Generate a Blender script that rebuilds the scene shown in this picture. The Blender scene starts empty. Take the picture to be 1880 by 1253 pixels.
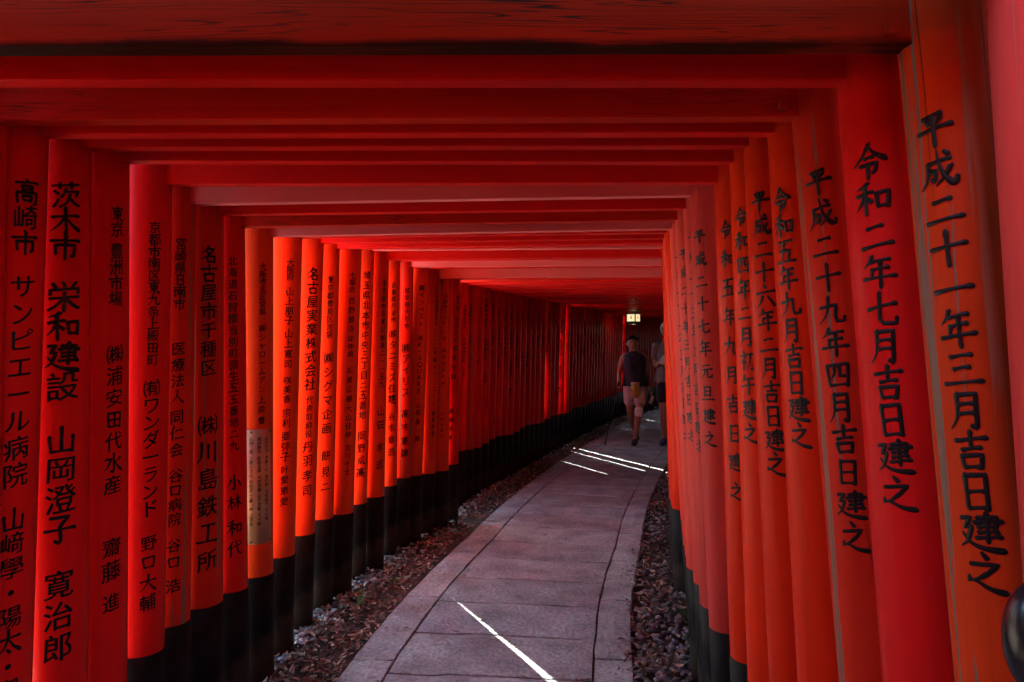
import bpy, bmesh, math, random
from mathutils import Vector, Matrix, noise
rad = math.radians
C = bpy.context.scene.collection
rng = random.Random(7)

# ------------------------------------------------------------------ camera, sky, sun, exposure
EYE = 1.6
F = 1400.0                      # focal length in photograph pixels (1880 wide)
cam_d = bpy.data.cameras.new("camera")
cam_d.sensor_width = 36.0
cam_d.lens = F / 1880 * 36.0
cam_d.clip_start = 0.05
cam_d.clip_end = 3000
cam = bpy.data.objects.new("camera", cam_d)
cam.location = (0, 0, EYE)
cam.rotation_euler = (rad(90.06), 0, 0)
C.objects.link(cam)
sc = bpy.context.scene
sc.camera = cam
SUN_AZ = rad(-24.5)
SUN_EL = rad(37)
w = bpy.data.worlds.new("World")
sc.world = w
w.use_nodes = True
nt = w.node_tree
sky = nt.nodes.new("ShaderNodeTexSky")
sky.sky_type = 'NISHITA'
sky.sun_disc = False
sky.sun_elevation = SUN_EL
sky.sun_rotation = SUN_AZ
nt.links.new(sky.outputs[0], nt.nodes["Background"].inputs[0])
nt.nodes["Background"].inputs[1].default_value = 0.10
sd = bpy.data.lights.new("sun", 'SUN')
sd.energy = 5.0
sd.angle = rad(0.5)
sd.color = (1.0, 0.93, 0.82)
so = bpy.data.objects.new("sun", sd)
sv = Vector((math.sin(SUN_AZ) * math.cos(SUN_EL), math.cos(SUN_AZ) * math.cos(SUN_EL), math.sin(SUN_EL)))
so.rotation_euler = sv.to_track_quat('Z', 'Y').to_euler()
so.location = (-8, 16, 20)
C.objects.link(so)
sc.view_settings.view_transform = 'Standard'
sc.view_settings.look = 'None'
sc.view_settings.exposure = 3.98
sc.view_settings.gamma = 1.0
sc.render.engine = 'CYCLES'
sc.cycles.max_bounces = 14
sc.cycles.diffuse_bounces = 4
sc.cycles.glossy_bounces = 4
sc.cycles.use_denoising = True
sc.cycles.sample_clamp_indirect = 6.0


# ------------------------------------------------------------------ materials
def mat(name):
    m = bpy.data.materials.new(name)
    m.use_nodes = True
    return m, m.node_tree, m.node_tree.nodes["Principled BSDF"]


def N(nt, t, **kw):
    n = nt.nodes.new(t)
    for k, v in kw.items():
        setattr(n, k, v)
    return n


def simple(name, col, rough=0.6, metal=0.0, var=0.15, scale=30, bump=0.0, spec=0.5):
    m, nt, p = mat(name)
    tc = N(nt, "ShaderNodeTexCoord")
    nz = N(nt, "ShaderNodeTexNoise")
    nz.inputs["Scale"].default_value = scale
    nz.inputs["Detail"].default_value = 5
    nt.links.new(tc.outputs["Object"], nz.inputs["Vector"])
    r = N(nt, "ShaderNodeValToRGB")
    r.color_ramp.elements[0].position = 0.3
    r.color_ramp.elements[1].position = 0.7
    r.color_ramp.elements[0].color = [c * (1 - var) for c in col] + [1]
    r.color_ramp.elements[1].color = [min(1, c * (1 + var)) for c in col] + [1]
    nt.links.new(nz.outputs["Fac"], r.inputs[0])
    nt.links.new(r.outputs[0], p.inputs["Base Color"])
    p.inputs["Roughness"].default_value = rough
    p.inputs["Metallic"].default_value = metal
    p.inputs["Specular IOR Level"].default_value = spec
    if bump:
        b = N(nt, "ShaderNodeBump")
        b.inputs["Strength"].default_value = bump
        b.inputs["Distance"].default_value = 0.004
        nt.links.new(nz.outputs["Fac"], b.inputs["Height"])
        nt.links.new(b.outputs[0], p.inputs["Normal"])
    return m


def paint(name, base, rough, flakes=0.0, cracks=0.0, stain=0.0, axis='Z', fade=0.1, spec=0.035, knots=0.0, rot=0.0, thr=.61):
    """Vermilion timber paint.  axis = the grain direction in object space."""
    m, nt, p = mat(name)
    L = nt.links.new
    tc = N(nt, "ShaderNodeTexCoord")
    oi = N(nt, "ShaderNodeObjectInfo")
    off = N(nt, "ShaderNodeVectorMath", operation='SCALE')
    cx = N(nt, "ShaderNodeCombineXYZ")
    L(oi.outputs["Random"], cx.inputs[0]); L(oi.outputs["Random"], cx.inputs[1]); L(oi.outputs["Random"], cx.inputs[2])
    L(cx.outputs[0], off.inputs[0]); off.inputs["Scale"].default_value = 37.0
    add = N(nt, "ShaderNodeVectorMath", operation='ADD')
    L(tc.outputs["Object"], add.inputs[0]); L(off.outputs[0], add.inputs[1])

    def grain(a, b):
        mp = N(nt, "ShaderNodeMapping")
        mp.inputs["Scale"].default_value = (a, a, b) if axis == 'Z' else (b, a, a)
        L(add.outputs[0], mp.inputs[0])
        return mp.outputs[0]

    def nz(vec, scale, detail=4, rough_=0.55, dist=0.0):
        n = N(nt, "ShaderNodeTexNoise")
        n.inputs["Scale"].default_value = scale
        n.inputs["Detail"].default_value = detail
        n.inputs["Roughness"].default_value = rough_
        n.inputs["Distortion"].default_value = dist
        L(vec, n.inputs["Vector"])
        return n.outputs["Fac"]

    def ramp(v, a, b, ca=(0, 0, 0, 1), cb=(1, 1, 1, 1)):
        r = N(nt, "ShaderNodeValToRGB")
        r.color_ramp.elements[0].position = a; r.color_ramp.elements[1].position = b
        r.color_ramp.elements[0].color = ca; r.color_ramp.elements[1].color = cb
        L(v, r.inputs[0])
        return r.outputs[0]

    def mix(f, a, b):
        x = N(nt, "ShaderNodeMix", data_type='RGBA')
        if isinstance(f, float): x.inputs[0].default_value = f
        else: L(f, x.inputs[0])
        for s, v in ((6, a), (7, b)):
            if isinstance(v, tuple): x.inputs[s].default_value = v
            else: L(v, x.inputs[s])
        return x.outputs[2]
    b4 = tuple(base) + (1,)
    lo = (base[0] * (1 - fade), base[1] * (1 - fade * 1.4), base[2] * (1 - fade), 1)
    hi = (min(1, base[0] * (1 + fade)), base[1] * (1 + fade * 1.8), base[2] * (1 + fade * 1.5), 1)
    col = ramp(nz(grain(9, 1.1), 1.0, 5), 0.3, 0.72, lo, hi)
    fine = nz(grain(120, 3), 1.0, 3)
    tone_ = N(nt, "ShaderNodeMapRange"); L(oi.outputs["Random"], tone_.inputs[0]); tone_.inputs[3].default_value = .0; tone_.inputs[4].default_value = .38
    col = mix(tone_.outputs[0], col, (base[0] * .55, base[1] * .45, base[2] * .55, 1))      # each timber was painted in another year
    drip = N(nt, "ShaderNodeMath", operation='MULTIPLY'); L(ramp(nz(grain(26, .45), 1.0, 4), .56, .74), drip.inputs[0]); drip.inputs[1].default_value = .30
    col = mix(drip.outputs[0], col, (base[0] * .38, base[1] * .45, base[2] * .5, 1))
    col = mix(ramp(fine, 0.58, 0.8, (0, 0, 0, 1), (0.22, 0.22, 0.22, 1)), col, (base[0] * 0.55, base[1] * 0.5, base[2] * 0.5, 1))
    height = fine
    if stain:
        s = ramp(nz(grain(4.2, 0.35), 1.0, 3), 0.56, 0.74)
        sm = N(nt, "ShaderNodeMath", operation='MULTIPLY'); L(s, sm.inputs[0]); sm.inputs[1].default_value = stain
        dp = N(nt, "ShaderNodeVectorMath", operation='DOT_PRODUCT'); L(tc.outputs["Object"], dp.inputs[0]); dp.inputs[1].default_value = (.83, -.56, .012)
        side_ = ramp(dp.outputs["Value"], .018, .055)
        wob = ramp(nz(grain(5, .8), 1.0, 4), .34, .62)
        sm2 = N(nt, "ShaderNodeMath", operation='MULTIPLY'); L(side_, sm2.inputs[0]); L(wob, sm2.inputs[1])
        zz_ = N(nt, "ShaderNodeSeparateXYZ"); L(tc.outputs["Object"], zz_.inputs[0])
        hi_ = N(nt, "ShaderNodeMapRange"); L(zz_.outputs["Z"], hi_.inputs[0]); hi_.inputs[1].default_value = .7; hi_.inputs[2].default_value = 1.5; hi_.inputs[3].default_value = .25
        sm3 = N(nt, "ShaderNodeMath", operation='MULTIPLY'); L(sm2.outputs[0], sm3.inputs[0]); L(hi_.outputs[0], sm3.inputs[1])
        L(sm3.outputs[0], sm.inputs[0])
        col = mix(sm.outputs[0], col, (0.045, 0.011, 0.003, 1))
    if cracks:
        def contour(v, lvl, wd):
            sb_ = N(nt, "ShaderNodeMath", operation='SUBTRACT'); L(v, sb_.inputs[0]); sb_.inputs[1].default_value = lvl
            ab = N(nt, "ShaderNodeMath", operation='ABSOLUTE'); L(sb_.outputs[0], ab.inputs[0])
            return ramp(ab.outputs[0], wd * .35, wd, (1, 1, 1, 1), (0, 0, 0, 1))
        base_n = nz(grain(*((24.0, 0.62) if axis == 'X' else (9, 0.30))), 1.0, 3, 0.55, 0.12)
        c = contour(base_n, .5, .008)
        if axis == 'X':
            for lvl in (.40, .45, .56, .62):
                mx_ = N(nt, "ShaderNodeMath", operation='MAXIMUM'); L(c, mx_.inputs[0]); L(contour(base_n, lvl, .007), mx_.inputs[1]); c = mx_.outputs[0]
        gate = ramp(nz(grain(3.0, 0.8), 1.0, 2), 0.46, 0.6)
        mu = N(nt, "ShaderNodeMath", operation='MULTIPLY'); L(c, mu.inputs[0]); L(gate, mu.inputs[1])
        mu2 = N(nt, "ShaderNodeMath", operation='MULTIPLY'); L(mu.outputs[0], mu2.inputs[0]); mu2.inputs[1].default_value = cracks
        col = mix(mu2.outputs[0], col, (0.022, 0.014, 0.008, 1))
        sb = N(nt, "ShaderNodeMath", operation='SUBTRACT'); L(height, sb.inputs[0]); L(mu2.outputs[0], sb.inputs[1]); height = sb.outputs[0]
    if knots:
        k = ramp(nz(grain(9, 1.9), 1.0, 2, 0.5, 0.6), 0.70, 0.755)
        km = N(nt, "ShaderNodeMath", operation='MULTIPLY'); L(k, km.inputs[0]); km.inputs[1].default_value = knots
        col = mix(km.outputs[0], col, (0.02, 0.016, 0.008, 1))
    if rot:                         # blackened, rotten lower arris
        sx_ = N(nt, "ShaderNodeSeparateXYZ"); L(tc.outputs["Object"], sx_.inputs[0])
        wv_ = N(nt, "ShaderNodeMath", operation='MULTIPLY_ADD'); L(nz(grain(16, 3.0), 1.0, 4), wv_.inputs[0]); wv_.inputs[1].default_value = -.045; L(sx_.outputs["Z"], wv_.inputs[2])
        of_ = N(nt, "ShaderNodeMath", operation='ADD'); L(wv_.outputs[0], of_.inputs[0]); of_.inputs[1].default_value = .5
        col = mix(ramp(of_.outputs[0], .480, .492, (rot, rot, rot, 1), (0, 0, 0, 1)), col, (.012, .008, .004, 1))
    if flakes:
        f = ramp(nz(grain(36, 0.8), 1.0, 3, 0.5, 0.35), thr, thr + .022)
        fm = N(nt, "ShaderNodeMath", operation='MULTIPLY'); L(f, fm.inputs[0]); fm.inputs[1].default_value = flakes
        if stain:
            iv = N(nt, "ShaderNodeMath", operation='SUBTRACT'); iv.inputs[0].default_value = 1.0; L(side_, iv.inputs[1])
            f2 = N(nt, "ShaderNodeMath", operation='MULTIPLY'); L(fm.outputs[0], f2.inputs[0]); L(iv.outputs[0], f2.inputs[1]); fm = f2
        col = mix(fm.outputs[0], col, mix(fine, (0.20, 0.13, 0.085, 1), (0.11, 0.075, 0.055, 1)))
        sb = N(nt, "ShaderNodeMath", operation='SUBTRACT'); L(height, sb.inputs[0]); L(fm.outputs[0], sb.inputs[1]); height = sb.outputs[0]
    L(col, p.inputs["Base Color"])
    bp = N(nt, "ShaderNodeBump")
    bp.inputs["Strength"].default_value = 0.35
    bp.inputs["Distance"].default_value = 0.0016
    L(height, bp.inputs["Height"]); L(bp.outputs[0], p.inputs["Normal"])
    rr = ramp(nz(grain(14, 2.5), 1.0, 3), 0.3, 0.75, (rough - .07,) * 3 + (1,), (rough + .1,) * 3 + (1,))
    L(rr, p.inputs["Roughness"])
    p.inputs["Specular IOR Level"].default_value = spec
    return m


RED = (0.52, 0.0125, 0.0110)
M_FRESH = paint("vermilion_paint", RED, 0.36, fade=0.07)
M_FRESH_RIGHT = paint("bright_vermilion_paint", (0.55, 0.025, 0.0055), 0.36, fade=0.07)
M_GLOW_TINT = paint("glow_tinted_vermilion_paint", (0.58, 0.058, 0.012), 0.36, fade=0.07)  # sun glow on the left posts imitated by an oranger paint colour
M_WORN = paint("worn_vermilion_paint", (0.46, 0.024, 0.010), 0.44, flakes=0.9, cracks=0.5, stain=0.0, fade=0.14)
M_OLD = paint("flaking_vermilion_paint", (0.52, 0.046, 0.008), 0.46, thr=.565, flakes=1.0, cracks=0.8, stain=0.9, fade=0.16)
M_PALE = paint("chalky_vermilion_paint", (0.47, 0.046, 0.034), 0.5, flakes=0.35, cracks=0.35, fade=0.14)
M_BEAM = paint("beam_paint", RED, 0.36, axis='X', fade=0.08)
M_BEAM_OLD = paint("cracked_beam_paint", (0.38, 0.022, 0.004), 0.5, axis='X', fade=0.2, cracks=1.0, knots=0.9, rot=.95)
M_BEAM_WORN = paint("worn_beam_paint", (0.45, 0.020, 0.010), 0.45, axis='X', fade=0.12, cracks=0.75, knots=0.6)
M_BEAM_SHEEN = paint("sky_sheen_beam_paint", (0.55, 0.12, 0.12), 0.55, axis='X', fade=0.12)  # weathered beams, with the pink sky sheen put into their colour
M_INK = simple("black_ink", (0.005, 0.005, 0.006), 0.36, var=0.2, spec=0.14)
M_BLACK = simple("black_base_paint", (0.008, 0.008, 0.0085), 0.5, var=0.45, scale=14, bump=0.25, spec=0.05)


def dust_base(m):
    nt = m.node_tree; p = nt.nodes["Principled BSDF"]; L = nt.links.new
    old = p.inputs["Base Color"].links[0].from_socket
    tc = N(nt, "ShaderNodeTexCoord"); sx = N(nt, "ShaderNodeSeparateXYZ"); L(tc.outputs["Object"], sx.inputs[0])
    nz_ = N(nt, "ShaderNodeTexNoise"); nz_.inputs["Scale"].default_value = 11; nz_.inputs["Detail"].default_value = 6; L(tc.outputs["Object"], nz_.inputs["Vector"])
    ma = N(nt, "ShaderNodeMath", operation='MULTIPLY_ADD'); L(nz_.outputs["Fac"], ma.inputs[0]); ma.inputs[1].default_value = -.34; L(sx.outputs["Z"], ma.inputs[2])
    r = N(nt, "ShaderNodeValToRGB"); r.color_ramp.elements[0].position = 0.0; r.color_ramp.elements[0].color = (.6, .6, .6, 1); r.color_ramp.elements[1].position = .06; r.color_ramp.elements[1].color = (0, 0, 0, 1)
    L(ma.outputs[0], r.inputs[0])
    x = N(nt, "ShaderNodeMix", data_type='RGBA'); L(r.outputs[0], x.inputs[0]); L(old, x.inputs[6]); x.inputs[7].default_value = (.065, .052, .044, 1)
    L(x.outputs[2], p.inputs["Base Color"])


dust_base(M_BLACK)


# ------------------------------------------------------------------ object helpers
def new_mesh(name, verts, faces, m, parent=None, smooth=False):
    me = bpy.data.meshes.new(name)
    me.from_pydata([tuple(v) for v in verts], [], faces)
    me.update()
    if smooth:
        me.polygons.foreach_set("use_smooth", [True] * len(me.polygons))
    if m is not None:
        me.materials.append(m)
    o = bpy.data.objects.new(name, me)
    C.objects.link(o)
    if parent is not None:
        o.parent = parent
    return o


def from_bm(name, bm, m, parent=None, smooth=False):
    me = bpy.data.meshes.new(name)
    bm.to_mesh(me); bm.free()
    if smooth:
        me.polygons.foreach_set("use_smooth", [True] * len(me.polygons))
    if m is not None:
        me.materials.append(m)
    o = bpy.data.objects.new(name, me)
    C.objects.link(o)
    if parent is not None:
        o.parent = parent
    return o


def empty(name, loc, rz=0.0):
    o = bpy.data.objects.new(name, None)
    o.empty_display_size = 0.2
    o.location = loc
    o.rotation_euler = (0, 0, rz)
    C.objects.link(o)
    return o


def tag(o, label=None, cat=None, group=None, kind=None):
    for k, v in (("label", label), ("category", cat), ("group", group), ("kind", kind)):
        if v: o[k] = v
    return o


def box_bm(bm, cx, cy, cz, sx, sy, sz, bevel=0.0, mtx=None):
    r = bmesh.ops.create_cube(bm, size=1.0)
    vs = r['verts']
    for v in vs:
        v.co = Vector((cx + v.co.x * sx, cy + v.co.y * sy, cz + v.co.z * sz))
    if bevel:
        es = list({e for v in vs for e in v.link_edges})
        rb = bmesh.ops.bevel(bm, geom=es, offset=bevel, segments=2, affect='EDGES', profile=0.6)
        vs = rb['verts'] + [v for v in vs if v.is_valid]
    if mtx is not None:
        for v in set(v for v in vs if v.is_valid):
            v.co = mtx @ v.co
    return vs


def tube(verts, faces, pts, radii, seg=8, cap=True):
    b = len(verts)
    n = len(pts)
    pts = [Vector(p) for p in pts]
    if not hasattr(radii, '__len__'): radii = [radii] * n
    up = Vector((0.13, 0.31, 0.94))
    for i, p in enumerate(pts):
        t = (pts[min(i + 1, n - 1)] - pts[max(i - 1, 0)]).normalized()
        a = t.cross(up)
        if a.length < 1e-3: a = t.cross(Vector((1, 0, 0)))
        a.normalize(); c = t.cross(a)
        for k in range(seg):
            an = 2 * math.pi * k / seg
            verts.append(p + (a * math.cos(an) + c * math.sin(an)) * radii[i])
    for i in range(n - 1):
        for k in range(seg):
            k2 = (k + 1) % seg
            faces.append((b + i * seg + k, b + i * seg + k2, b + (i + 1) * seg + k2, b + (i + 1) * seg + k))
    if cap:
        faces.append(tuple(b + k for k in range(seg))[::-1])
        faces.append(tuple(b + (n - 1) * seg + k for k in range(seg)))


def lathe(verts, faces, prof, seg=28, cx=0, cy=0, cap=True):
    b = len(verts)
    for (r, z) in prof:
        for k in range(seg):
            a = 2 * math.pi * k / seg
            verts.append((cx + r * math.cos(a), cy + r * math.sin(a), z))
    n = len(prof)
    for i in range(n - 1):
        for k in range(seg):
            k2 = (k + 1) % seg
            faces.append((b + i * seg + k, b + i * seg + k2, b + (i + 1) * seg + k2, b + (i + 1) * seg + k))
    if cap:
        faces.append(tuple(b + k for k in range(seg))[::-1])
        faces.append(tuple(b + (n - 1) * seg + k for k in range(seg)))


# ------------------------------------------------------------------ the course of the tunnel
W_IN = 1.91                      # clear width between pillars at beam height
HEAD = [(-20, 0), (2, 0), (3, 4), (4, 8), (5, 10), (6, 12.5), (7.5, 16), (9, 17.5), (12, 17.5), (15, 18.5), (17, 24), (19, 32), (22, 40), (26, 46), (40, 50)]


def lerp_tab(t, x):
    if x <= t[0][0]: return t[0][1]
    for (a, b), (c, d) in zip(t, t[1:]):
        if x <= c: return b + (d - b) * (x - a) / (c - a)
    return t[-1][1]


CURVE = []
_x, _y, _ds = -0.285, -3.0, 0.02
for i in range(1500):
    s = -3.0 + i * _ds
    h = rad(lerp_tab(HEAD, s))
    CURVE.append((s, _x, _y, h))
    _x += math.sin(h) * _ds; _y += math.cos(h) * _ds


def path_at(s):
    i = min(max(int(round((s + 3.0) / _ds)), 0), len(CURVE) - 1)
    _, x, y, h = CURVE[i]
    return Vector((x, y, 0)), h


def offset_pt(s, d, z=0.0):
    p, h = path_at(s)
    return Vector((p.x + math.cos(h) * d, p.y - math.sin(h) * d, z))


def px_ray(px, py, Z):
    """World point seen at photograph pixel (px, py) at depth Z (used once to survey the pillars)."""
    return Vector(((px - 940) * Z / F, Z, EYE - (py - 628) * Z / F))


def px_of(p):
    return 940 + F * p.x / p.y, 628 + F * (EYE - p.z) / p.y


# ------------------------------------------------------------------ brush lettering
INK = {}


def cat_rom(P, n):
    out = []
    Q = [P[0]] + P + [P[-1]]
    for i in range(1, len(Q) - 2):
        p0, p1, p2, p3 = Q[i - 1], Q[i], Q[i + 1], Q[i + 2]
        for k in range(n):
            t = k / n
            out.append(tuple(0.5 * ((2 * b) + (-a + c) * t + (2 * a - 5 * b + 4 * c - d) * t * t + (-a + 3 * b - 3 * c + d) * t ** 3)
                             for a, b, c, d in zip(p0, p1, p2, p3)))
    out.append(P[-1])
    return out


def stroke(kind, *v):
    P = [(v[i], v[i + 1]) for i in range(0, len(v), 2)]
    if kind == 'h':
        (x0, y0), (x1, y1) = P
        dx, dy = x1 - x0, y1 - y0
        pts = [(x0 - 2, y0 + 4, 4), (x0 + 3, y0 + .5, 11), (x0 + dx * .18, y0 + dy * .2, 9), (x0 + dx * .5, y0 + dy * .56 + 1, 7.5), (x0 + dx * .82, y0 + dy * .86 + 1, 9), (x1 - 3, y1 - .5, 12.5), (x1 + 3, y1 - 4, 5)]
    elif kind == 'v':
        (x0, y0), (x1, y1) = P
        dy = y1 - y0
        pts = [(x0 - 4, y0 + 2, 5), (x0, y0 - 3, 12.5), (x0 + .5, y0 + dy * .25, 10), (x0 + (x1 - x0) * .6, y0 + dy * .6, 9), (x1, y1 + 8, 10), (x1 - .5, y1, 4)]
    else:
        n = len(P)
        if kind == 'p': ws = [5] + [11.5 - 8 * i / (n - 1) for i in range(n)]
        elif kind == 'n': ws = [3] + [5 + 9.5 * (i / (n - 1)) ** 1.2 for i in range(n)]
        elif kind == 'd': ws = [2.5] + [8 + 4 * i / (n - 1) for i in range(n)]
        else: ws = [5] + [10.5] * n
        x0, y0 = P[0]; x1, y1 = P[1]
        l = math.hypot(x1 - x0, y1 - y0)
        head = (x0 - (x1 - x0) / l * 3 - 1, y0 - (y1 - y0) / l * 3 + 1)
        pts = [head + (ws[0],)] + [p + (ww,) for p, ww in zip(P, ws[1:])]
        xe, ye = P[-1]; xp, yp = P[-2]
        l = math.hypot(xe - xp, ye - yp)
        ux, uy = (xe - xp) / l, (ye - yp) / l
        if kind == 'n': pts.append((xe + ux * 8, ye + uy * 3 + 1.5, 1.0))
        elif kind == 'd': pts.append((xe + ux * 3, ye + uy * 3, 4))
        elif kind == 'p': pts.append((xe + ux * 4, ye + uy * 4, .8))
        else: pts.append((xe + ux * 3, ye + uy * 3, 3.0))
        if kind == 'z':            # keep corners crisp: straight legs joined by pressed corners
            out = []
            for a, b in zip(pts, pts[1:]):
                m_ = max(2, int(math.hypot(b[0] - a[0], b[1] - a[1]) / 7))
                for k in range(m_):
                    t = k / m_
                    out.append(tuple(p + (q - p) * t for p, q in zip(a, b)))
            out.append(pts[-1])
            return out
    return cat_rom(pts, 4)


GLYPH = {
 '平': "h 25 80 72 86;d 33 73 41 62;p 68 75 58 60;h 8 46 92 54;v 50 82 50 2",
 '成': "p 24 66 24 40 18 18 4 2;h 24 65 80 73;z 28 44 45 47 43 26 40 20 33 25;n 48 96 54 60 66 30 84 10;z 84 10 92 11 94 27;p 80 54 66 30 46 10;d 66 93 76 84",
 '二': "h 28 68 70 74;h 8 18 92 26", '十': "h 8 52 92 60;v 50 96 50 2", '一': "h 6 44 94 54",
 '年': "p 34 98 26 80 12 66;h 28 80 80 86;h 32 57 76 63;v 33 60 32 34;h 6 30 94 37;v 55 84 55 0",
 '三': "h 24 82 74 88;h 30 51 68 57;h 6 12 94 20",
 '月': "p 28 90 28 55 24 25 10 2;z 28 88 72 92 72 10 70 4 59 11;h 31 64 68 67;h 31 40 68 43",
 '吉': "h 12 73 88 81;v 50 98 50 56;h 26 51 74 57;v 26 38 30 4;z 26 36 74 40 70 6;h 31 8 68 10",
 '日': "v 26 90 28 4;z 26 86 74 90 74 4;h 29 47 71 50;h 29 8 71 10",
 '建': "z 44 84 84 88 82 62;h 36 72 96 77;h 44 61 82 64;h 44 48 86 52;h 38 34 92 39;v 64 98 64 20;z 8 80 30 84 15 58 31 61 24 38;p 24 40 18 24 4 10;n 10 42 24 22 50 10 92 5",
 '之': "d 42 98 54 84;z 16 65 75 74 52 44;p 52 46 34 30 12 18;d 13 32 15 20;n 14 24 34 22 60 10 92 5",
 '令': "p 50 96 32 66 4 42;n 48 92 66 70 92 54;h 36 58 62 62;z 24 40 70 45 66 26 57 18;v 46 42 46 0",
 '和': "p 42 94 28 86 10 80;h 6 61 54 68;v 32 86 32 2;p 32 62 20 40 4 22;d 36 52 50 40;v 62 64 64 20;z 62 62 92 66 88 22;h 65 26 87 28",
 '七': "h 6 48 90 64;z 44 94 44 22 54 11 88 11 90 28", '九': "p 42 94 40 60 30 30 6 4;z 10 58 68 68 64 30 68 11 92 11 93 28",
 '四': "v 14 82 20 8;z 14 80 86 86 80 10;p 40 80 38 54 26 36;z 58 80 58 46 74 45;h 19 14 81 17",
 '五': "h 18 86 82 92;p 46 88 41 50 38 14;z 24 52 70 56 66 14;h 4 9 96 15", '六': "d 46 98 54 84;h 6 63 94 71;p 38 50 28 24 8 4;d 60 50 76 28 88 8",
 '元': "h 26 84 74 90;h 6 57 94 64;p 40 58 36 30 8 4;z 60 60 60 18 68 9 90 9 92 26",
 '旦': "v 28 94 30 34;z 28 92 72 95 70 34;h 31 66 69 68;h 31 38 69 40;h 4 7 96 13",
 '初': "d 24 98 32 88;z 8 74 42 78 24 52;p 24 54 16 46 4 38;v 26 56 26 0;d 28 50 42 40;z 52 82 92 86 88 14 82 5 73 12;p 68 84 64 40 44 6",
 '午': "p 30 98 22 78 8 62;h 26 75 80 82;h 4 43 96 51;v 52 78 52 0",
 '山': "v 50 94 50 12;v 14 60 18 10;h 16 8 84 12;v 84 64 82 6", '木': "h 6 62 94 70;v 50 98 50 0;p 50 66 30 36 4 14;n 50 66 68 38 92 18",
 '市': "d 46 98 54 86;h 4 68 96 76;v 20 56 22 16;z 20 54 80 59 78 20 68 18;v 50 86 50 0", '口': "v 18 76 24 14;z 18 74 84 79 76 16;h 25 18 75 21",
 '田': "v 16 82 20 8;z 16 80 84 85 80 8;h 20 45 80 49;h 20 12 80 15;v 50 82 50 12", '大': "h 6 58 94 66;p 50 98 46 60 30 26 4 4;n 50 60 66 30 92 8",
 '太': "h 6 60 94 68;p 50 98 46 60 30 26 4 4;n 50 62 66 32 92 10;d 42 22 54 8", '子': "z 22 88 76 92 54 66;p 56 68 52 58 46 52;z 50 60 52 12 46 3 34 12;h 4 44 96 52",
 '工': "h 20 84 80 90;v 50 86 50 14;h 4 8 96 16", '川': "p 22 90 22 50 16 20 4 2;v 50 84 50 18;v 82 94 82 0", '小': "z 50 96 50 12 44 4 32 12;p 26 66 18 44 4 26;d 70 64 84 44 94 26",
 '上': "v 44 96 44 14;h 46 54 80 60;h 4 8 96 15", '水': "z 50 98 50 12 44 3 34 11;z 10 66 38 70 26 44;p 28 46 18 26 4 12;p 86 78 72 64 58 56;n 54 58 70 34 92 14",
 '古': "h 6 70 94 77;v 50 98 50 46;v 24 46 28 4;z 24 44 76 48 72 6;h 29 8 71 10", '人': "p 50 96 46 60 30 28 4 4;n 48 66 64 36 92 10", '仁': "p 32 96 22 66 4 42;v 22 66 22 2;h 46 68 84 73;h 38 16 96 22",
 '東': "h 10 82 90 88;v 26 70 28 38;z 26 68 74 71 72 40;h 28 54 72 56;h 28 40 72 42;v 50 98 50 0;p 48 38 30 20 4 8;n 52 38 70 20 92 8",
 '南': "h 6 80 94 86;v 50 98 50 70;v 12 64 14 2;z 12 62 88 66 86 10 76 6;d 34 56 40 48;p 64 58 58 50 54 46;h 30 44 70 47;h 26 28 74 31;v 50 44 50 6",
 '高': "d 46 100 54 90;h 6 84 94 90;v 30 74 32 58;z 30 73 70 75 68 58;h 31 59 68 61;v 12 48 14 2;z 12 47 88 51 86 8 76 5;v 34 36 36 14;z 34 35 66 37 64 14;h 35 16 64 18",
 '名': "p 44 98 32 74 8 54;z 40 82 76 86 54 54;p 56 56 34 34 4 18;d 36 66 46 56;v 38 40 42 2;z 38 38 84 42 78 4;h 42 7 78 9",
}


def noto(ch):
    c = bpy.data.curves.new('glyph', 'FONT')
    c.body = ch; c.size = 1.0; c.resolution_u = 3
    o = bpy.data.objects.new('glyph', c)
    C.objects.link(o)
    dg = bpy.context.evaluated_depsgraph_get()
    me = bpy.data.meshes.new_from_object(o.evaluated_get(dg))
    bpy.data.objects.remove(o); bpy.data.curves.remove(c)
    bm = bmesh.new(); bm.from_mesh(me); bpy.data.meshes.remove(me)
    xs = [v.co.x for v in bm.verts]
    cx = 0.5 if ord(ch) > 255 else (min(xs) + max(xs)) / 2
    for v in bm.verts:
        x, y = v.co.x - cx, v.co.y - 0.384
        if ord(ch) <= 255: x, y = x * 1.15, (y) * 1.1 + .05
        j = noise.noise(Vector((x * 5, y * 5, ord(ch) * .37))) * 0.016
        v.co = Vector((x * 0.98 + j, y + 0.13 * x + j, 0.0))
    for k in range(-4, 5):
        g = bm.verts[:] + bm.edges[:] + bm.faces[:]
        bmesh.ops.bisect_plane(bm, geom=g, plane_co=(k * 0.1, 0, 0), plane_no=(1, 0, 0))
    bm.verts.index_update()
    V0 = [tuple(v.co) for v in bm.verts]; F0 = [tuple(v.index for v in f.verts) for f in bm.faces]
    bm.free()
    V, Fc = [], []
    for n_, (dx, dy) in enumerate(((0, 0), (.017, .006), (-.015, -.008), (.003, .012))):   # brush weight
        b = len(V)
        V += [(x + dx, y + dy, z + n_ * .0012) for x, y, z in V0]
        Fc += [tuple(b + i for i in f) for f in F0]
    return V, Fc


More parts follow.
